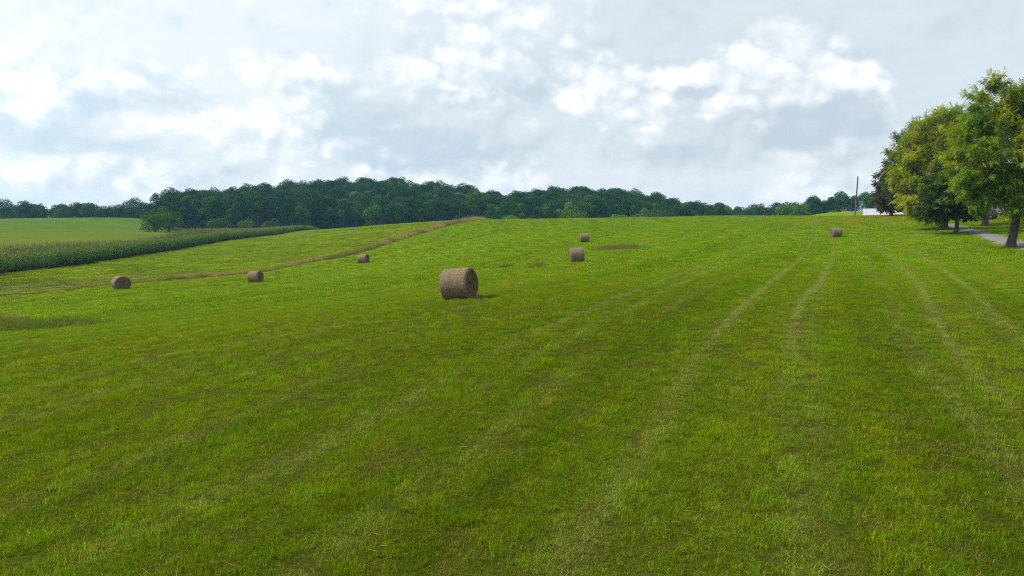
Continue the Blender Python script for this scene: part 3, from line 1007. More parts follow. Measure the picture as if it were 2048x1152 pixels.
# ------------------------------------------------------------------ trees
def walnut_leaf():
    """compound leaf: paired leaflets along a drooping stalk"""
    V, Q = [], []
    for k in range(6):
        t = .18 + .75 * k / 5
        z = -.28 * t * t
        for s_ in ((-1, 1) if k < 5 else (-1, 1)):
            L = .26 * (1 - .35 * abs(t - .55)); a = .95 if k < 5 else .35
            dx, dy = math.cos(a) * L, math.sin(a) * L * s_
            nx_, ny_ = -math.sin(a) * .055 * s_, math.cos(a) * .055
            b = len(V)
            V += [(t, 0, z), (t + dx * .5 + nx_, dy * .5 + ny_, z - .03), (t + dx, dy, z - .10), (t + dx * .5 - nx_, dy * .5 - ny_, z - .03)]
            Q.append((b, b + 1, b + 2, b + 3))
    return np.array(V, float), np.array(Q)


def maple_spray():
    V, Q = [], []
    r = np.random.default_rng(3)
    for k in range(7):
        a = r.uniform(-1.1, 1.1); t = .15 + .12 * k; L = r.uniform(.28, .42); wd = L * .42; z = r.normal(0, .06)
        c, s_ = math.cos(a), math.sin(a); b = len(V)
        V += [(t, 0, z), (t + c * L * .5 - s_ * wd, s_ * L * .5 + c * wd, z + .03), (t + c * L, s_ * L, z - .08), (t + c * L * .5 + s_ * wd, s_ * L * .5 - c * wd, z + .03)]
        Q.append((b, b + 1, b + 2, b + 3))
    return np.array(V, float), np.array(Q)


SINGLE = (np.array([[-.5, 0, 0], [0, -.45, .1], [.5, 0, -.05], [0, .45, .1]]), np.array([[0, 1, 2, 3]]))
WALNUT, MAPLE = walnut_leaf(), maple_spray()


def bez(a, b, c, n):
    t = np.linspace(0, 1, n)[:, None]
    return (1 - t) ** 2 * a + 2 * t * (1 - t) * b + t * t * c


def grow_tree(seed, lobes, trunk_r, fork, nclump, clump_r, per, tmpl, lsc, cols, bark=None, limbs=6, lean=(0, 0), twigs=7, droop=.35, leafmat=None, zmin=1.2, inner=.5, kk=8):
    """lobes: (cx,cy,cz,rx,ry,rz) ellipsoids the crown fills; returns trunk mesh and crown mesh"""
    r = np.random.default_rng(seed)
    lobes = np.array(lobes, float)
    vol = (lobes[:, 3] * lobes[:, 4] * lobes[:, 5]) ** (2 / 3); vol /= vol.sum()
    cl_ = []
    tries = 0
    while len(cl_) < nclump and tries < 20000:
        tries += 1
        Lb = lobes[r.choice(len(lobes), p=vol)]
        d = r.normal(0, 1, 3); d /= np.linalg.norm(d)
        q = Lb[:3] + d * Lb[3:] * (inner + (1 - inner) * r.random() ** .6) * r.uniform(.86, 1.08)
        if q[2] < zmin: continue
        if cl_ and min(np.linalg.norm(np.array(cl_) - q, axis=1)) < clump_r * .50 * (1 if tries < 8000 else .6): continue
        cl_.append(q)
    cl_ = np.array(cl_)
    top = cl_[:, 2].max()
    wood = MB()
    hub = np.array([lean[0], lean[1], fork])
    # trunk with flared foot
    tz = np.array([-.35, 0, .12, .35, .8, 1.6]); tz = np.r_[tz[tz < fork * .8], np.linspace(min(1.6, fork * .8) + .1, fork, 5)]
    fl = trunk_r * (1 + .75 * np.exp(-np.clip(tz, 0, 9) / .28)) * (1 - .22 * np.clip(tz / max(fork, .1), 0, 1))
    th = np.linspace(0, 2 * np.pi, 14, endpoint=False)
    wb = 1 + .12 * np.sin(th * 5 + seed)[None] * np.exp(-np.clip(tz, 0, 9) / .4)[:, None] + r.normal(0, .025, (len(tz), 14))
    path = np.c_[hub[0] * (tz / fork) + .05 * np.sin(tz * 1.3 + seed), hub[1] * (tz / fork), tz]
    wood.tube(path, fl, 14, wob=wb)
    hub = path[-1]
    cen = cl_.mean(0)
    # main limbs
    goals = [np.array([cen[0], cen[1], top * .88])]
    cand = cl_.copy()
    while len(goals) < limbs:
        dm = np.min([np.linalg.norm(cand - g_, axis=1) for g_ in goals], axis=0)
        goals.append(cand[np.argmax(dm * r.uniform(.7, 1, len(dm)))])
    LP, LR = [], []
    for k, g_ in enumerate(goals):
        end = hub + (g_ - hub) * .86
        mid = hub + np.array([(end - hub)[0] * .35, (end - hub)[1] * .35, max((end - hub)[2] * .62, .8)]) + r.normal(0, .25, 3)
        pth = bez(hub - np.array([0, 0, .15]), mid, end, 12) + np.r_[np.zeros((1, 3)), r.normal(0, .07, (11, 3))]
        rad = trunk_r * (.62 if k == 0 else .45) * np.linspace(1, .10, 12) ** .9 + .012
        wood.tube(pth, rad, kk)
        LP.append(pth); LR.append(rad)
    LPa, LRa = np.concatenate(LP), np.concatenate(LR)
    V, Q, T, nb = [], [], [], 0
    cols = np.array(cols, float)
    for q in cl_:
        dv = LPa - q
        cost = np.linalg.norm(dv, axis=1) + 1.2 * np.maximum(dv[:, 2] + .2, 0)
        k = int(np.argmin(cost)); s0 = LPa[k]
        mid = (s0 + q) / 2 + np.array([0, 0, .18 * np.linalg.norm(q - s0)]) + r.normal(0, .12, 3)
        pb = bez(s0, mid, q, 6)
        wood.tube(pb, np.linspace(min(LRa[k] * .7, .09), .012, 6), 5, cap=False)
        out = q - cen; out /= np.linalg.norm(out) + 1e-6
        tint0 = cols[r.integers(0, len(cols))] * math.exp(r.normal(0, .16))
        cr = clump_r * r.uniform(.75, 1.2)
        nt = max(3, int(twigs))
        td = out * .55 + r.normal(0, 1, (nt, 3)) * np.array([.85, .85, .55]) + np.array([0, 0, .18])
        td /= np.linalg.norm(td, axis=1)[:, None]
        tl = cr * r.uniform(.55, 1.1, nt)
        if kk >= 8:
            for a_, b_ in zip(td, tl):
                wood.tube(np.array([q, q + a_ * b_ * .55 + [0, 0, .05], q + a_ * b_]), np.array([.014, .009, .004]), 4, cap=False)
        n = int(per * r.uniform(.75, 1.25))
        w_ = r.integers(0, nt, n); t_ = r.uniform(.12, 1.0, n)
        p0 = q + td[w_] * (tl[w_] * t_)[:, None] + r.normal(0, .06 * clump_r, (n, 3))
        dr_ = td[w_] * .6 + r.normal(0, .75, (n, 3)) - np.array([0, 0, droop])
        sc = lsc * r.uniform(.65, 1.25, n)
        v_, q_ = place(tmpl[0], tmpl[1], p0, dr_, r, sc, flat=.55)
        V.append(v_); Q.append(q_ + nb); nb += len(v_)
        lt = tint0 * np.exp(r.normal(0, .14, (n, 1))) * np.exp(r.normal(0, .06, (n, 3)))
        T.append(np.repeat(lt, len(tmpl[0]), 0))
    V, Q, T = np.concatenate(V), np.concatenate(Q), np.concatenate(T)
    crown = mesh_np('crown', V, Q, leafmat or M_LEAF, False, {'tint': T})
    return wood.mesh('trunk', bark or M_BARK, True), crown


def plant_tree(name, pt, tr, cr, label, group=None, rz=0.0, s=1.0, cat='tree'):
    e = empty(name, pt, rz, label, cat, group)
    e.scale = (s, s, s) if not isinstance(s, tuple) else s
    obj('trunk', tr, e); obj('crown', cr, e)
    return e


YG = [(.320, .350, .005), (.245, .310, .005), (.340, .350, .005), (.185, .265, .005)]
MG = [(.120, .215, .006), (.150, .240, .006), (.098, .190, .007), (.190, .255, .006)]
DG = [(.045, .095, .014), (.060, .115, .014), (.038, .080, .016), (.070, .120, .014)]
CU = [(.160, .115, .034), (.125, .110, .030), (.105, .090, .026), (.180, .140, .030)]
SHADE_GROUP = 'shade trees along the gravel drive'


def spot(px, py, d):
    q = P(px, py, d); return (q[0], q[1], hz1(q[0], q[1]) - .03)


# nearest walnut at the right edge (62 m)
tr, cr = grow_tree(11, [(-.3, .3, 9.4, 5.4, 5.0, 3.9), (-2.1, 0, 13.4, 2.1, 2.2, 2.2), (1.9, .5, 13.0, 2.4, 2.4, 2.6), (-3.6, -.6, 6.6, 2.2, 2.2, 2.4), (2.4, -1, 5.0, 2.8, 2.6, 3.2), (-2.4, -1.2, 4.6, 2.0, 1.8, 1.9), (-3.8, 0, 10.2, 2.0, 2.0, 1.8)],
                   .36, 4.6, 210, 1.30, 150, WALNUT, .50, MG + YG[:2] + MG + YG[1:2], limbs=8, lean=(.35, 0), zmin=2.3)
plant_tree('walnut_tree', spot(2022, 495, 62), tr, cr, 'tall walnut with thick trunk beside the drive, at the right edge', SHADE_GROUP, s=.96)
# smaller green tree with the trunk standing in the grass
tr, cr = grow_tree(12, [(-.6, 0, 5.2, 3.2, 3.0, 2.9), (-2.2, -.4, 3.4, 2.0, 2.0, 1.7), (1.3, -.2, 3.6, 2.0, 2.0, 1.8), (-.4, 0, 7.8, 2.4, 2.2, 2.0)],
                   .24, 2.0, 150, 1.05, 140, MAPLE, .36, DG + [(.065, .115, .016)] + MG[:2], limbs=6, zmin=1.25)
plant_tree('maple_tree', spot(1912, 468, 88), tr, cr, 'dark green low-branched tree with its trunk in the mown grass', SHADE_GROUP, s=1.08)
# yellow-green walnut behind it
tr, cr = grow_tree(13, [(-1.8, 0, 8.4, 5.2, 4.6, 4.6), (-3.6, 0, 6.0, 3.6, 3.4, 3.8), (-1.6, 0, 12.8, 3.6, 3.2, 3.0), (1.8, 0, 8.4, 3.4, 3.2, 3.6), (-3.4, -1, 3.4, 3.0, 2.4, 2.0), (0, -1, 3.6, 2.6, 2.4, 2.0)],
                   .33, 3.2, 230, 1.35, 145, WALNUT, .52, YG + YG + MG[3:], limbs=8, lean=(-.3, 0), zmin=1.6)
plant_tree('walnut_tree', spot(1889, 457, 97), tr, cr, 'broad yellow-green walnut behind the dark low-branched tree', SHADE_GROUP, s=1.06)
# dark crown behind the yellow one
tr, cr = grow_tree(14, [(0, 0, 10.0, 5.6, 5.0, 6.0), (-3.0, 0, 7.4, 4.2, 3.6, 4.8), (2.0, 0, 14.6, 4.0, 3.4, 4.0), (-2.5, 0, 13.5, 3.2, 3.2, 3.4)],
                   .34, 4.0, 185, 1.6, 85, WALNUT, .62, DG + MG[:2], limbs=7, zmin=1.8)
plant_tree('walnut_tree', spot(1836, 437, 128), tr, cr, 'tall dark green walnut half hidden behind the yellow-green one', SHADE_GROUP)
# copper tree at the left end
tr, cr = grow_tree(15, [(-.2, 0, 5.4, 3.2, 2.8, 4.2), (.3, 0, 3.2, 3.7, 3.2, 2.4), (.2, 0, 8.6, 2.2, 2.0, 2.4)],
                   .24, 1.8, 150, 1.1, 110, MAPLE, .42, CU + [(.05, .06, .022)], limbs=6, zmin=.6)
plant_tree('copper_tree', spot(1783, 431, 140), tr, cr, 'copper-brown round tree in front of the white barn roof', SHADE_GROUP, s=1.06)
# walnut on the lawn beyond the drive
tr, cr = grow_tree(16, [(0, 0, 10.0, 6.0, 5.4, 5.0), (-3.6, 0, 7.6, 3.6, 3.0, 3.2), (.8, 0, 15.0, 3.8, 3.4, 3.4), (3.4, 0, 8.0, 3.4, 3.0, 3.4)],
                   .42, 4.6, 170, 1.6, 95, WALNUT, .60, MG + YG[1:2] + DG[:1], limbs=8, zmin=3.9)
plant_tree('walnut_tree', spot(1971, 452, 105), tr, cr, 'tall walnut on the lawn beyond the gravel drive', SHADE_GROUP)
# round shrub by the barn in very dark leaf colours
tr, cr = grow_tree(17, [(0, 0, 1.7, 2.3, 2.2, 1.7)], .10, .5, 34, .8, 90, SINGLE, .30, [(.020, .030, .016), (.026, .038, .018)], limbs=5, zmin=.25, kk=6)
plant_tree('dark_shrub', spot(1822, 430, 149), tr, cr, 'low dark shrub under the shade trees right of the barn', cat='shrub')

# ---- woodland: shared trees
WG = [(.018, .064, .016), (.028, .076, .014), (.012, .050, .018), (.044, .094, .012)]
LG = [(.065, .140, .016), (.085, .150, .018), (.052, .120, .018)]
def dome_tree(seed, H, w, cols, nl=22, per=150, leaf=.62, low=.62):
    """rounded broad-leaved crown of many domed boughs"""
    r = np.random.default_rng(seed)
    cols = np.array(cols, float)
    wood = MB()
    wood.tube([(0, 0, -.3), (.05, 0, .3), (.1, .05, H * .3), (0, .1, H * .62)], [.42, .30, .24, .08], 8)
    V, Q, T, nb = [], [], [], 0
    ga = 2.399963
    for k in range(nl):
        f = (k + .5) / nl
        zz_ = 1 - f * 1.72                        # from the top down past the equator
        rr_ = math.sqrt(1 - zz_ * zz_) if zz_ > 0 else (1.0 if k % 3 else .35)
        a = k * ga + r.normal(0, .3)
        c = np.array([math.cos(a) * rr_ * w * .66, math.sin(a) * rr_ * w * .66, H * (.56 + (.30 if zz_ > 0 else low) * zz_)]) + r.normal(0, .35, 3)
        rad = w * r.uniform(.27, .45) * (1.0 if zz_ > -.2 else .85)
        wood.tube(bez(np.array([0, 0, H * .32]), np.array([c[0] * .4, c[1] * .4, c[2] * .8]), c, 5), np.linspace(.10, .02, 5), 4, cap=False)
        n = int(per * (rad / (w * .4)) ** 2)
        d = r.normal(0, 1, (n, 3)); d[:, 2] = d[:, 2] * .9 + .25; d /= np.linalg.norm(d, axis=1)[:, None]
        p = c + d * rad * np.array([1, 1, .82]) * r.uniform(.80, 1.10, (n, 1))
        nrm = d + r.normal(0, .38, (n, 3))
        nrm /= np.linalg.norm(nrm, axis=1)[:, None]
        t = np.cross(nrm, r.normal(0, 1, (n, 3))); t /= np.linalg.norm(t, axis=1)[:, None]
        u = np.cross(nrm, t)
        s_ = leaf * r.uniform(.55, 1.2, n)[:, None] * .5
        v = np.stack([p - t * s_, p - u * s_ * .8 + nrm * .05, p + t * s_, p + u * s_ * .8 + nrm * .05], 1).reshape(-1, 3)
        V.append(v); Q.append(np.arange(4 * n).reshape(-1, 4) + nb); nb += 4 * n
        tint0 = cols[r.integers(0, len(cols))] * math.exp(r.normal(0, .12))
        T.append(np.repeat(tint0 * np.exp(r.normal(0, .22, (n, 1))) * np.exp(r.normal(0, .05, (n, 3))), 4, 0))
    crown = mesh_np('crown', np.concatenate(V), np.concatenate(Q), M_WOODLEAF, False, {'tint': np.concatenate(T)})
    return wood.mesh('trunk', M_BARK, True), crown


wood_var = []
for k in range(8):
    r = np.random.default_rng(300 + k)
    cset = [WG, WG, WG[2:], WG, WG[:2] + LG[:1], WG[1:], LG, WG[:3]][k]
    wood_var.append(dome_tree(400 + k, r.uniform(14.5, 18.5), r.uniform(4.4, 6.0), cset, nl=int(r.integers(24, 32)), per=240, leaf=.47))
bush_var = []
for k in range(3):
    r = np.random.default_rng(330 + k)
    bush_var.append(dome_tree(430 + k, 5.6, 4.0, LG, nl=24, per=170, leaf=.36, low=.74))


def wood_cells(pxa, pxb, d0, d1, step, seed, front=None):
    """jittered tree positions inside a wedge of the view"""
    r = np.random.default_rng(seed)
    out = []
    y = d0
    while y < d1:
        xa, xb = (pxa - 1024) / F_PX * y, (pxb - 1024) / F_PX * y
        for x in np.arange(xa, xb, step):
            out.append((x + r.uniform(-.42, .42) * step, y + r.uniform(-.42, .42) * step))
        y += step * .92
    return out


cand = []      # x, y, group key, base scale
for x, y in wood_cells(352, 640, 300, 470, 9.4, 1): cand.append((x, y, 0, 1.0))
for x, y in wood_cells(640, 1445, 318, 490, 9.4, 2): cand.append((x, y, 0, 1.0))
for x, y in wood_cells(-90, 330, 352, 396, 9.5, 3): cand.append((x, y, 1, .82))
for x, y in wood_cells(1440, 1640, 400, 440, 10, 4): cand.append((x, y, 2, .85))
for x, y in wood_cells(1622, 1860, 338, 372, 8.0, 5): cand.append((x, y, 3, .62))
cand = np.array(cand)
rw = np.random.default_rng(88)
hzc = hz(cand[:, 0], cand[:, 1]) - np.where(cand[:, 2] == 1, 1.6, 0)
dist = np.hypot(cand[:, 0], cand[:, 1])
scl = cand[:, 3] * rw.uniform(.76, 1.18, len(cand))
pxs = 1024 + cand[:, 0] / cand[:, 1] * F_PX
# the wood thins and sinks towards its right-hand end and rides lower in the dip between its two humps
pr = np.interp(pxs, [300, 360, 560, 760, 980, 1040, 1100, 1200, 1330, 1445], [.85, .95, 1.0, 1.0, .92, .88, 1.0, 1.0, .92, .72])
scl = np.where(cand[:, 2] == 0, scl * pr, scl)
sxy = rw.uniform(.72, 1.28, len(cand)); var = rw.integers(0, 8, len(cand)); rot = rw.uniform(0, 6.28, len(cand))
def wood_label(k):
    """label and group of a wood tree by where it stands"""
    gk, px, y = int(cand[k, 2]), pxs[k], cand[k, 1]
    if gk == 1: return 'tree of the blue-green wood on the far left skyline', 'trees of the far left wood'
    if gk == 2: return 'far tree in the low line between the wooded hill and the pole', 'trees of the far low line'
    if gk == 3: return 'tree in the far row above the pale field behind the pole', 'trees above the far pale field'
    part = ('above the corn field' if px < 640 else 'behind the left end of the brow' if px < 960 else
            'in the dip between the two wooded humps' if px < 1090 else 'on the second, lower wooded hump' if px < 1340 else 'at the right tail of the wooded hill')
    row = 'front-row' if y < (320 if px < 640 else 338) else 'upslope'
    return '%s broad-leaved tree of the dark wood %s' % (row, part), '%s wood trees %s' % (row, part)


size = scl / dist
order = np.argsort(-size)
ind = []
for gk, lim in ((0, 215), (1, 26), (2, 18), (3, 26)):
    ind += [k for k in order if int(cand[k, 2]) == gk][:lim]
keep_ind = set(int(k) for k in ind)
for k in ind:
    lab, grp = wood_label(k)
    plant_tree('broadleaf_tree', (cand[k, 0], cand[k, 1], hzc[k] - .1), *wood_var[int(var[k])], lab, grp, float(rot[k]), (float(scl[k] * sxy[k]), float(scl[k] * sxy[k] * rw.uniform(.85, 1.15)), float(scl[k])))
rest = np.array([k for k in range(len(cand)) if k not in keep_ind])
joined = []
for v in range(8):
    bm_me = wood_var[v][1]
    joined.append(bm_me)
wcol = source_collection('woodland_tree', joined)
nrest = len(rest)
scatter('woodland', np.c_[cand[rest, 0], cand[rest, 1], hzc[rest] - .1], np.c_[np.zeros(nrest), np.zeros(nrest), rot[rest]], np.c_[scl[rest] * sxy[rest], scl[rest] * sxy[rest], scl[rest]], var[rest], np.ones((nrest, 3)), wcol,
        'deeper trees of the woodland closing off the hill behind', 'woodland')

# single trees that stand out of the wood
for px, d, hh, v, lab in ((318, 305, 14.6, 3, 'thin tall tree at the left end of the wooded hill, above the grey-green bush'),
                          (352, 312, 14.0, 5, 'second thin tree from the left end of the wooded hill'),
                          (578, 430, 19.0, 2, 'tree top poking highest above the left half of the wood'),
                          (470, 296, 12.6, 6, 'light green rounded tree at the front of the wood above the corn'),
                          (1105, 455, 18.5, 1, 'tree top rising at the left of the second wooded hump')):
    x = (px - 1024) / F_PX * d
    s_ = hh / 16.5
    plant_tree('broadleaf_tree', (x, d, hz1(x, d) - .1), *wood_var[v], lab, 'trees standing out of the wood', px * .7, (s_ * (.62 if px < 400 else 1), s_ * (.62 if px < 400 else 1), s_))
for n_, (px, d, s_, lab) in enumerate(((312, 205, 1.0, 'larger of the two grey-green bushes at the far end of the corn field'),
                      (340, 222, 1.15, 'taller grey-green bush behind the first, at the far end of the corn'),
                      (440, 285, 1.1, 'light green bush at the wood edge above the corn, left of three'),
                      (495, 288, 1.0, 'light green bush at the wood edge above the corn, middle of three'),
                      (545, 292, .9, 'light green bush at the wood edge above the corn, right of three'),
                      (1018, 262, 1.1, 'pale bush on the brow, leftmost below the wood'),
                      (1062, 272, 1.1, 'pale bush on the brow, second from the left below the wood'),
                      (1145, 270, 1.55, 'bright green bush on the brow, largest below the wood'),
                      (1240, 272, 1.3, 'green bush on the brow below the second wooded hump'),
                      (1275, 268, 1.2, 'grey-green bush on the brow right of the dip'),
                      (1310, 258, 1.0, 'last pale bush on the brow towards the right end of the wood'),
                      (1570, 330, 1.3, 'grey bush in front of the far low tree line'),
                      (1600, 320, 1.1, 'grey-green bush at the corner of the far pale field'))):
    x = (px - 1024) / F_PX * d
    plant_tree('hedge_bush', (x, d, hz1(x, d) - .1), *bush_var[n_ % 3], lab, 'bushes at the edges of the fields', n_ * 1.3, s_, 'bush')

# ------------------------------------------------------------------ crops and rough strips (uncountable)
def corn_plant(seed):
    r = np.random.default_rng(seed)
    V, Q, T = [], [], []
    n = 0

    def quad_strip(pts, w, side, col):
        nonlocal n
        pts = np.array(pts)
        ww = np.array(w)[:, None]
        a, b = pts - side * ww, pts + side * ww
        k = len(pts)
        for q in range(k):
            V.append(a[q]); V.append(b[q]); T.append(col); T.append(col)
        for q in range(k - 1): Q.append((n + 2 * q, n + 2 * q + 1, n + 2 * q + 3, n + 2 * q + 2))
        n += 2 * k
    st = np.array((.055, .10, .025))
    for s_ in (np.array([1, 0, 0]), np.array([0, 1, 0])):
        quad_strip([(0, 0, -.05), (0, 0, 1.0), (.02, 0, 2.1)], [.018, .016, .008], s_, st)
    a0 = r.uniform(0, 3.14)
    for k in range(10):
        z = .25 + k * .195; a = a0 + (k % 2) * math.pi + r.normal(0, .35); L = .75 * (1 - abs(k - 4.5) / 11)
        d = np.array([math.cos(a), math.sin(a), 0]); sd = np.array([-d[1], d[0], 0])
        up = r.uniform(.45, .75)
        pts = [np.array([0, 0, z]) + d * L * t + np.array([0, 0, up * L * t * (1.5 - 1.75 * t)]) for t in (0, .3, .65, 1.0)]
        c = np.array((.064, .150, .016)) * math.exp(r.normal(0, .32)) if k > 1 else np.array((.09, .10, .03))
        quad_strip(pts, [.03, .045, .036, .006], sd, c)
    tn = np.array((.165, .150, .046))
    for k in range(5):
        a = r.uniform(0, 6.28); d = np.array([math.cos(a), math.sin(a), 0]) * r.uniform(.05, .2); 
        quad_strip([(0.02, 0, 2.02), np.array([.02, 0, 2.25]) + d * .6, np.array([.02, 0, 2.36]) + d * 1.3], [.008, .009, .005], np.array([-d[1], d[0], 0]) / (np.linalg.norm(d) + 1e-6), tn)
    return mesh_np('corn_plant', np.array(V), np.array(Q), M_CORN, False, {'tint': np.array(T)})


corn_col = source_collection('corn_plant', [corn_plant(500 + k) for k in range(6)])
X, Y = np.meshgrid(np.arange(-200, 20, .42), np.arange(58, 330, .42))
x, y = X.ravel(), Y.ravel()
m_ = (x > -.80 * y - 6)
x, y = x[m_], y[m_]
z = zones(x, y)
m_ = z['corn'] & (z['dc'] > .2) & ((rng.random(len(x)) < np.where(z['dc'] < 4, 1, .55)))
x, y = x[m_], y[m_]
x += rng.uniform(-.16, .16, len(x)); y += rng.uniform(-.16, .16, len(x))
n = len(x)
sc3 = .95 * rng.uniform(.84, 1.12, n) * (.86 + .28 * fbm(x / 5, y / 5, 91, 3))
scatter('corn_crop', np.c_[x, y, hz(x, y)], np.c_[rng.normal(0, .06, n), rng.normal(0, .06, n), rng.uniform(0, 6.28, n)], np.repeat(sc3[:, None], 3, 1), rng.integers(0, 6, n), np.ones((n, 3)), corn_col,
        'standing green corn with tan tassels left of the hay field', 'corn')

# low leafy crop between strip and corn
clo_col = source_collection('clover_patch', [clover_patch(520 + k, 240, .62, .16, .085) for k in range(5)])
X, Y = np.meshgrid(np.arange(-110, 0, .95), np.arange(56, 330, .95))
x, y = X.ravel(), Y.ravel()
z = zones(x, y)
m_ = z['field2'] & (x > -.82 * y - 4)
x, y = x[m_] + rng.uniform(-.45, .45, m_.sum()), y[m_] + rng.uniform(-.45, .45, m_.sum())
tint, _, _, _ = tint_at(x, y)
n = len(x)
ptc = sstep(fbm(x / 5, y / 5, 95, 4), .45, .62)
tint = tint * np.exp(rng.normal(0, .12, (n, 1))) * (1 + .25 * ptc)[:, None]
scatter('clover_crop', np.c_[x, y, hz(x, y)], np.c_[np.zeros(n), np.zeros(n), rng.uniform(0, 6.28, n)], np.c_[np.ones(n), np.ones(n), rng.uniform(.7, 1.4, n)], rng.integers(0, 5, n), tint, clo_col,
        'low leafy green crop between the dry grass strip and the corn', 'crop')


# tall dry grass along the contour strip
def tall_tuft(seed, n, half, hm, w, dryl):
    return grass_patch(seed, n, half, hm, w, lean=(.05, .55), dry=dryl)


dry_col = source_collection('tall_grass', [tall_tuft(540 + k, 130, .5, .55, .016, .45) for k in range(4)] + [tall_tuft(550 + k, 150, .4, .26, .013, .25) for k in range(3)])
seg = np.linalg.norm(np.diff(strip, axis=0), axis=1); L = np.r_[0, np.cumsum(seg)]
t = rng.uniform(0, L[-1] - 62, 3800)
t = t[(np.interp(t, L, strip[:, 1]) > 87) | (rng.random(len(t)) < .30)]; n = len(t)
x0, y0 = np.interp(t, L, strip[:, 0]), np.interp(t, L, strip[:, 1])
dxs, dys = np.interp(t + 1, L, strip[:, 0]) - x0, np.interp(t + 1, L, strip[:, 1]) - y0
q = np.hypot(dxs, dys) + 1e-6
wid = np.interp(y0, [60, 85, 92, 110, 150, 210], [.6, .6, 1.1, 1.0, 1.15, 1.5])
o_ = rng.normal(0, .55, n) * wid - wid * .6
x, y = x0 - dys / q * (-o_), y0 + dxs / q * (-o_)
x, y = x0 + dys / q * o_, y0 - dxs / q * o_
tall = np.interp(y0, [60, 84, 90, 100, 108, 150, 210], [.22, .28, .75, .38, .75, 1.0, 1.15]) * (.7 + .6 * fbm(t / 4, t * 0, 97, 3)) * np.exp(-(o_ / (wid * 1.6)) ** 2)
tint = np.array((.315, .270, .130)) * np.exp(rng.normal(0, .2, (n, 1))) * np.exp(rng.normal(0, .05, (n, 3)))
gm = (fbm(t / 6, t * 0 + 3, 98, 3) > .52) | (tall < .45) | (y0 < 86)
tint[gm] = np.array((.165, .185, .040)) * np.exp(rng.normal(0, .12, (gm.sum(), 1)))
scatter('dry_grass_strip', np.c_[x, y, hz(x, y)], np.c_[rng.normal(0, .08, n), rng.normal(0, .08, n), rng.uniform(0, 6.28, n)], np.c_[np.ones(n), np.ones(n), np.clip(tall, .25, 1.6)], rng.integers(0, 4, n), tint, dry_col,
        'tan dry tall grass strip dividing the hay field from the crop', 'dry grass')

for (wx, wy, Lw, Wd, a), lab, cc_ in zip(WEEDS[:5], ('brown-green weed patch right of the side-on bale', 'small rough weed patch left of the side-on bale', 'faint dark weed patch left of the small rough one',
                                  'dark green rank weed patch at the left edge of the field', 'brown tipped weed clump at the very left edge'),
                             ((.165, .170, .045), (.150, .175, .035), (.13, .185, .02), (.085, .160, .016), (.19, .16, .06))):
    n = int(Lw * Wd * 26)
    u, w = rng.normal(0, .45, n), rng.normal(0, .45, n)
    c_, s_ = math.cos(a), math.sin(a)
    x, y = wx + u * Lw * c_ - w * Wd * s_, wy + u * Lw * s_ + w * Wd * c_
    tint = np.array(cc_) * np.exp(rng.normal(0, .18, (n, 1)))
    sz = rng.uniform(.7, 1.4, n) * np.exp(-(u * u + w * w) * .5)
    scatter('weed_patch', np.c_[x, y, hz(x, y)], np.c_[rng.normal(0, .1, n), rng.normal(0, .1, n), rng.uniform(0, 6.28, n)], np.c_[np.ones(n) * .8, np.ones(n) * .8, sz], rng.integers(4, 7, n), tint, dry_col, lab, 'weeds')

# ------------------------------------------------------------------ wooden pole
m, h = mat_new('pole_wood')
t = h.n.new('ShaderNodeTexCoord').outputs['Object']
mp = h.n.new('ShaderNodeMapping'); mp.inputs['Scale'].default_value = (14, 14, .5); h.l.new(t, mp.inputs[0])
nn = h.noise(mp.outputs[0], 2, 7, .7)
M_POLE = finish(m, h, principled(h, h.mix(nn, (.045, .038, .034), (.14, .12, .105)), .9, .2, 0, bump(h, nn, .6, .02)))
M_STEEL = simple('galvanised_steel', (.35, .36, .37), .5, .5, .6)
q = P(1710, 433, 160); base = np.array([q[0], q[1], hz1(q[0], q[1])])
e = empty('utility_pole', base, 0, 'tall bare wooden pole standing on the brow left of the barn', 'pole')
mb = MB(); zs = np.linspace(-.4, 9.3, 12)
mb.tube(np.c_[.018 * zs + .02 * np.sin(zs), np.zeros(12), zs], np.linspace(.185, .125, 12), 12); mb.build('shaft', M_POLE, e, True)
mb = MB(); mb.tube([(.165, 0, 9.28), (.167, 0, 9.36)], [.14, .10], 12); mb.build('top_cap', M_STEEL, e)
mb = MB(); mb.tube([(.02, -.19, .2), (.03, -.185, 1.5), (.05, -.175, 2.6)], [.025] * 3, 6); mb.build('ground_wire_guard', M_STEEL, e)
for zb in (8.7, 7.9):
    mb = MB(); mb.tube([(.018 * zb - .26, 0, zb), (.018 * zb + .26, 0, zb)], [.014] * 2, 6); mb.build('bolt', M_STEEL, e)

# ------------------------------------------------------------------ barn with white metal roof
M_WHITE_ROOF = simple('white_roof_sheet', (.37, .38, .42), .45, .4, .1, 3, .05)
M_WHITE = simple('white_paint', (.74, .74, .72), .6, .3, 0, 5, .06)
M_GREYWALL = simple('barn_boards', (.30, .29, .28), .8, .2, 0, 6, .2)
M_DARK = simple('dark_opening', (.03, .03, .032), .7, .3)
bx0, by0 = (1721.5 - 1024) / F_PX * 184, 184.0
Lb, Wb = 9.8, 8.0
gb = hz1(bx0 + Lb / 2, by0 + 4)
ridge_z = P(1724, 417, 188)[2]; eave_z = P(1721, 431.3, 184)[2]
BARN_AZ = math.atan2(bx0, by0)
e = empty('barn', (bx0, by0, gb), -BARN_AZ - R(1), 'white metal roofed barn showing above the brow behind the pole', 'barn')
rz_, ez_ = ridge_z - gb, eave_z - gb
mb = MB(); mb.box((Lb / 2, Wb / 2, ez_ / 2 - .25), (Lb / 2 - .25, Wb / 2 - .35, ez_ / 2 + .15)); mb.build('wall', M_GREYWALL, e)
mb = MB()
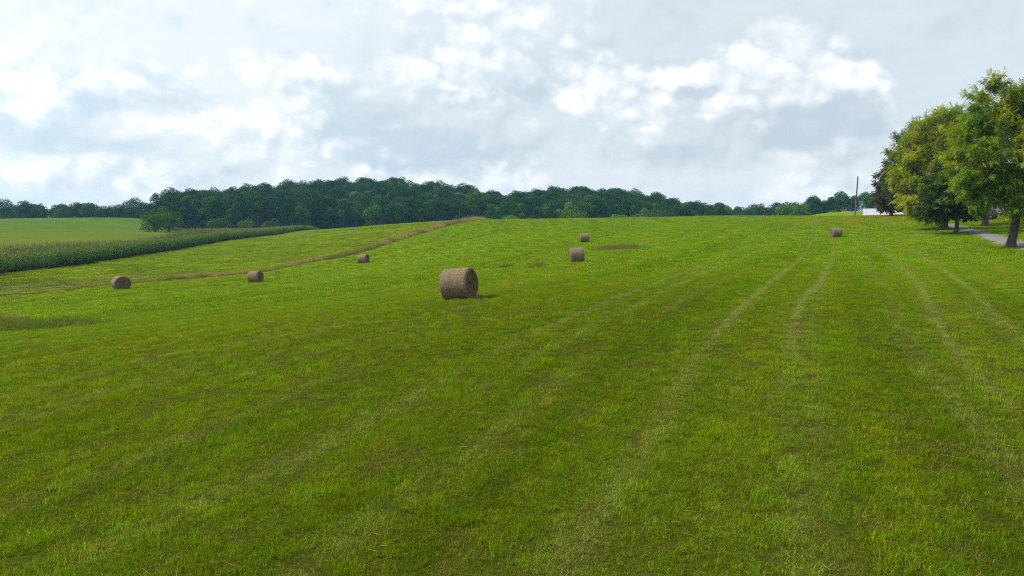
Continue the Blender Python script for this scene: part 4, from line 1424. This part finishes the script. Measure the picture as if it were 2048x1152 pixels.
for xg in (.30, Lb - .30):
    mb.hexa([(xg - .05, .4, ez_ - .1), (xg + .05, .4, ez_ - .1), (xg + .05, Wb - .4, ez_ - .1), (xg - .05, Wb - .4, ez_ - .1)],
            [(xg - .05, Wb / 2 - .05, rz_ - .12), (xg + .05, Wb / 2 - .05, rz_ - .12), (xg + .05, Wb / 2 + .05, rz_ - .12), (xg - .05, Wb / 2 + .05, rz_ - .12)])
mb.build('gable', M_GREYWALL, e)
roof = empty('roof', (0, 0, 0)); roof.parent = e
npan = 12
for s_ in (0, 1):
    for k in range(npan):
        xa, xb = k * Lb / npan + .012, (k + 1) * Lb / npan - .012
        ya, yb = (0, Wb / 2) if s_ == 0 else (Wb, Wb / 2)
        lift = .012 * ((k * 7) % 3)
        mb = MB(); mb.hexa([(xa, ya, ez_ - .06 + lift), (xb, ya, ez_ - .06 + lift), (xb, yb, rz_ - .06 + lift), (xa, yb, rz_ - .06 + lift)],
                           [(xa, ya, ez_ + lift), (xb, ya, ez_ + lift), (xb, yb, rz_ + lift), (xa, yb, rz_ + lift)])
        mb.build('roof_sheet', M_WHITE_ROOF, roof)
mb = MB(); mb.box((Lb / 2, Wb / 2, rz_ + .05), (Lb / 2, .16, .035)); mb.build('ridge_cap', M_WHITE_ROOF, roof)
mb = MB(); mb.box((Lb / 2, -.03, ez_ - .10), (Lb / 2, .04, .07)); mb.build('gutter', M_DARK, e)
mb = MB(); mb.box((Lb * .35, .30, 1.1), (1.4, .06, 1.2)); mb.build('door', M_DARK, e)

# ------------------------------------------------------------------ farmhouse behind the trees
M_SIDING = simple('white_siding', (.66, .66, .64), .7, .3, 0, 4, .08)
M_SHINGLE = simple('brown_shingles', (.10, .085, .075), .9, .2, 0, 12, .3)
M_GLASS = simple('window_glass', (.03, .04, .05), .08, .6)
M_PORCH = simple('porch_boards', (.22, .17, .13), .8, .2, 0, 9, .25)
hx, hy = (1992 - 1024) / F_PX * 126, 126.0
gh = hz1(hx + 5, hy)
e = empty('farmhouse', (hx, hy, gh), R(-6), 'white porch farmhouse mostly hidden behind the shade trees', 'house')
Wh, Dh, Hh = 11.0, 8.0, 5.4
mb = MB()
for k in range(18):
    zc = .35 + k * .29
    mb.box((Wh / 2, Dh / 2 + 2.0, zc + .14), (Wh / 2 + (.0 if k % 2 else .012), Dh / 2 + (.0 if k % 2 else .012), .145))
mb.build('wall', M_SIDING, e)
mb = MB(); mb.box((Wh / 2, Dh / 2 + 1.0, .15), (Wh / 2 + .1, Dh / 2 + 1.1, .22)); mb.build('foundation', M_GREYWALL, e)
rf = MB(); zt = Hh + .28
rf.hexa([(-.5, 1.6, zt), (Wh + .5, 1.6, zt), (Wh + .5, 2 + Dh / 2, zt + 3), (-.5, 2 + Dh / 2, zt + 3)], [(-.5, 1.6, zt + .18), (Wh + .5, 1.6, zt + .18), (Wh + .5, 2 + Dh / 2, zt + 3.18), (-.5, 2 + Dh / 2, zt + 3.18)])
rf.hexa([(-.5, 2 + Dh / 2, zt + 3), (Wh + .5, 2 + Dh / 2, zt + 3), (Wh + .5, Dh + 2.4, zt), (-.5, Dh + 2.4, zt)], [(-.5, 2 + Dh / 2, zt + 3.18), (Wh + .5, 2 + Dh / 2, zt + 3.18), (Wh + .5, Dh + 2.4, zt + .18), (-.5, Dh + 2.4, zt + .18)])
ro = rf.build('roof', M_SHINGLE, e)
mb = MB(); mb.box((Wh * .6, 2 + Dh / 2, zt + 3.5), (.4, .4, .9)); mb.build('chimney', simple('chimney_brick', (.25, .10, .07), .9, .2, 0, 20, .3), ro)
pr_ = MB(); pr_.hexa([(-.3, -.5, 2.9), (Wh + .3, -.5, 2.9), (Wh + .3, 1.98, 3.5), (-.3, 1.98, 3.5)], [(-.3, -.5, 3.05), (Wh + .3, -.5, 3.05), (Wh + .3, 1.98, 3.65), (-.3, 1.98, 3.65)])
pr_.build('porch_roof', M_SHINGLE, e)
mb = MB(); mb.box((Wh / 2, .8, .28), (Wh / 2 + .1, 1.15, .10)); mb.build('porch_floor', M_PORCH, e)
for k in range(6):
    mb = MB(); xk = .1 + k * (Wh - .2) / 5
    mb.box((xk, -.25, 1.62), (.09, .09, 1.24)); mb.box((xk, -.25, .45), (.14, .14, .08)); mb.box((xk, -.25, 2.78), (.14, .14, .08))
    mb.build('porch_post', M_WHITE, e)
for k in (0, 1, 3, 4):
    xk = .1 + (k + .5) * (Wh - .2) / 5
    mb = MB(); hw = (Wh - .2) / 10 - .1
    mb.box((xk, -.25, 1.15), (hw, .035, .035)); mb.box((xk, -.25, .55), (hw, .035, .03))
    for s_ in np.linspace(-hw + .1, hw - .1, 9): mb.box((xk + s_, -.25, .85), (.018, .02, .27))
    mb.build('porch_railing', M_WHITE, e)
for xk, zk in ((1.6, 1.75), (3.6, 1.75), (7.6, 1.75), (9.6, 1.75), (1.6, 4.4), (4.2, 4.4), (6.8, 4.4), (9.4, 4.4)):
    mb = MB()
    for dx, dz, a, b in ((-.48, 0, .06, .78), (.48, 0, .06, .78), (0, .72, .42, .06), (0, -.72, .42, .06), (0, 0, .42, .03)): mb.box((xk + dx, 1.95, zk + dz), (a, .05, b))
    wf = mb.build('window', M_WHITE, e)
    mb = MB(); mb.box((xk, 1.975, zk), (.44, .012, .68)); mb.build('pane', M_GLASS, wf)
mb = MB(); mb.box((5.6, 1.95, 1.42), (.46, .04, 1.03)); do = mb.build('door', M_PORCH, e)
mb = MB(); mb.tube([(5.95, 1.90, 1.38), (5.95, 1.84, 1.38)], [.035] * 2, 8); mb.build('handle', M_STEEL, do)

# ------------------------------------------------------------------ dark car by the house
M_PAINT = simple('dark_car_paint', (.018, .020, .024), .25, .6, .2, 3, .05)
M_TYRE = simple('tyre_rubber', (.02, .02, .02), .9, .2)
M_TRIM_SHEEN = simple('grey_trim_and_sheen', (.30, .31, .32), .4, .5)  # real trim, and the painted reflection on the doors
M_LAMP = simple('lamp_lens', (.55, .56, .58), .15, .6)
M_RED = simple('red_lens', (.30, .01, .01), .2, .5)
qx, qy = (1957 - 1024) / F_PX * 114, 114.0
e = empty('parked_car', (qx, qy, hz1(qx, qy) + .02), R(-4), 'dark parked car glimpsed behind the lawn walnut trunk', 'car')
# stations along the length: x, bottom, belt, half width
st_ = [(-2.25, .50, .88, .72), (-2.15, .34, 1.0, .84), (-1.5, .30, 1.04, .91), (0, .28, 1.06, .92), (1.0, .30, 1.08, .92), (1.9, .34, 1.06, .88), (2.2, .46, .98, .78)]
V = []
for x_, zb, zt_, w_ in st_:
    V += [(x_, -w_ * .9, zb), (x_, -w_, (zb + zt_) / 2), (x_, -w_ * .95, zt_), (x_, w_ * .95, zt_), (x_, w_, (zb + zt_) / 2), (x_, w_ * .9, zb)]
Q = []
for k in range(len(st_) - 1):
    for j in range(6): Q.append((k * 6 + j, k * 6 + (j + 1) % 6, (k + 1) * 6 + (j + 1) % 6, (k + 1) * 6 + j))
for b in (0, (len(st_) - 1) * 6): Q += [(b, b + 1, b + 4, b + 5), (b + 1, b + 2, b + 3, b + 4)]
mb = MB(); mb.add(V, Q); bo = mb.build('body', M_PAINT, e, False)
cab = [(-1.35, 1.04, .86), (-.55, 1.06, .87), (.8, 1.08, .87), (2.0, 1.06, .82)]
mb = MB()
mb.hexa([(-1.0, -.84, 1.03), (2.08, -.80, 1.03), (2.08, .80, 1.03), (-1.0, .84, 1.03)], [(-.25, -.66, 1.66), (1.75, -.64, 1.66), (1.75, .64, 1.66), (-.25, .66, 1.66)])
mb.build('window', M_GLASS, e)
mb = MB()
mb.hexa([(-.30, -.68, 1.63), (1.82, -.66, 1.63), (1.82, .66, 1.63), (-.30, .68, 1.63)], [(-.10, -.58, 1.74), (1.66, -.56, 1.74), (1.66, .56, 1.74), (-.10, .58, 1.74)])
ro = mb.build('roof', M_PAINT, e)
for s_ in (-1, 1):
    for xa, xb in ((-1.0, -.25), (.35, .42), (1.3, 1.32), (2.06, 1.74)):
        mb = MB(); mb.tube([(xa, s_ * .835, 1.04), (xb, s_ * .665, 1.66)], [.035] * 2, 6); mb.build('pillar', M_PAINT, e)
    for xw in (-1.42, 1.42):
        wh = MB()
        prof = [(-.11, .20), (-.11, .31), (-.08, .345), (.08, .345), (.11, .31), (.11, .20)]
        wh.tube([(xw, s_ * .82 + a_, .345) for a_, _ in prof], [b_ for _, b_ in prof], 20, cap=False)
        w_o = wh.build('wheel', M_TYRE, e, True)
        rm = MB(); rm.tube([(xw, s_ * .82 + s_ * .06, .345), (xw, s_ * .82 + s_ * .10, .345)], [.205, .19], 16); rm.build('rim', M_TRIM_SHEEN, w_o)
    mb = MB(); mb.box((-2.2, s_ * .62, .82), (.06, .14, .07)); mb.build('headlight', M_LAMP, e)
    mb = MB(); mb.box((2.17, s_ * .66, .88), (.06, .09, .12)); mb.build('tail_light', M_RED, e)
    mb = MB(); mb.box((-.75, s_ * .98, 1.10), (.09, .10, .07)); mb.build('mirror', M_PAINT, e)
    mb = MB(); mb.box((.1, s_ * .925, .55), (1.05, .02, .10)); mb.build('door_reflection', M_TRIM_SHEEN, e)  # grey strip paints the silvery reflection on the lower doors
    mb = MB(); mb.box((.15, s_ * .905, .88), (.10, .03, .02)); mb.build('handle', M_TRIM_SHEEN, e)
mb = MB(); mb.box((-2.27, 0, .52), (.06, .80, .10)); mb.build('bumper', M_TRIM_SHEEN, e)

# ------------------------------------------------------------------ haze
m, h = mat_new('haze_air')
pv = h.n.new('ShaderNodeVolumePrincipled')
pv.inputs['Color'].default_value = (.30, .66, 1.0, 1)
pv.inputs['Density'].default_value = .00018
pv.inputs['Anisotropy'].default_value = 0.2
o_ = h.n.new('ShaderNodeOutputMaterial'); h.l.new(pv.outputs[0], o_.inputs['Volume'])
mb = MB(); zl = float(gzv.min()) - 1.5
mb.box((0, 0, (zl + 45) / 2), (1600, 1600, (45 - zl) / 2))
ho = mb.build('haze', m)
tag(ho, 'thin bluish summer haze over the far fields and woods', 'haze', kind='stuff')
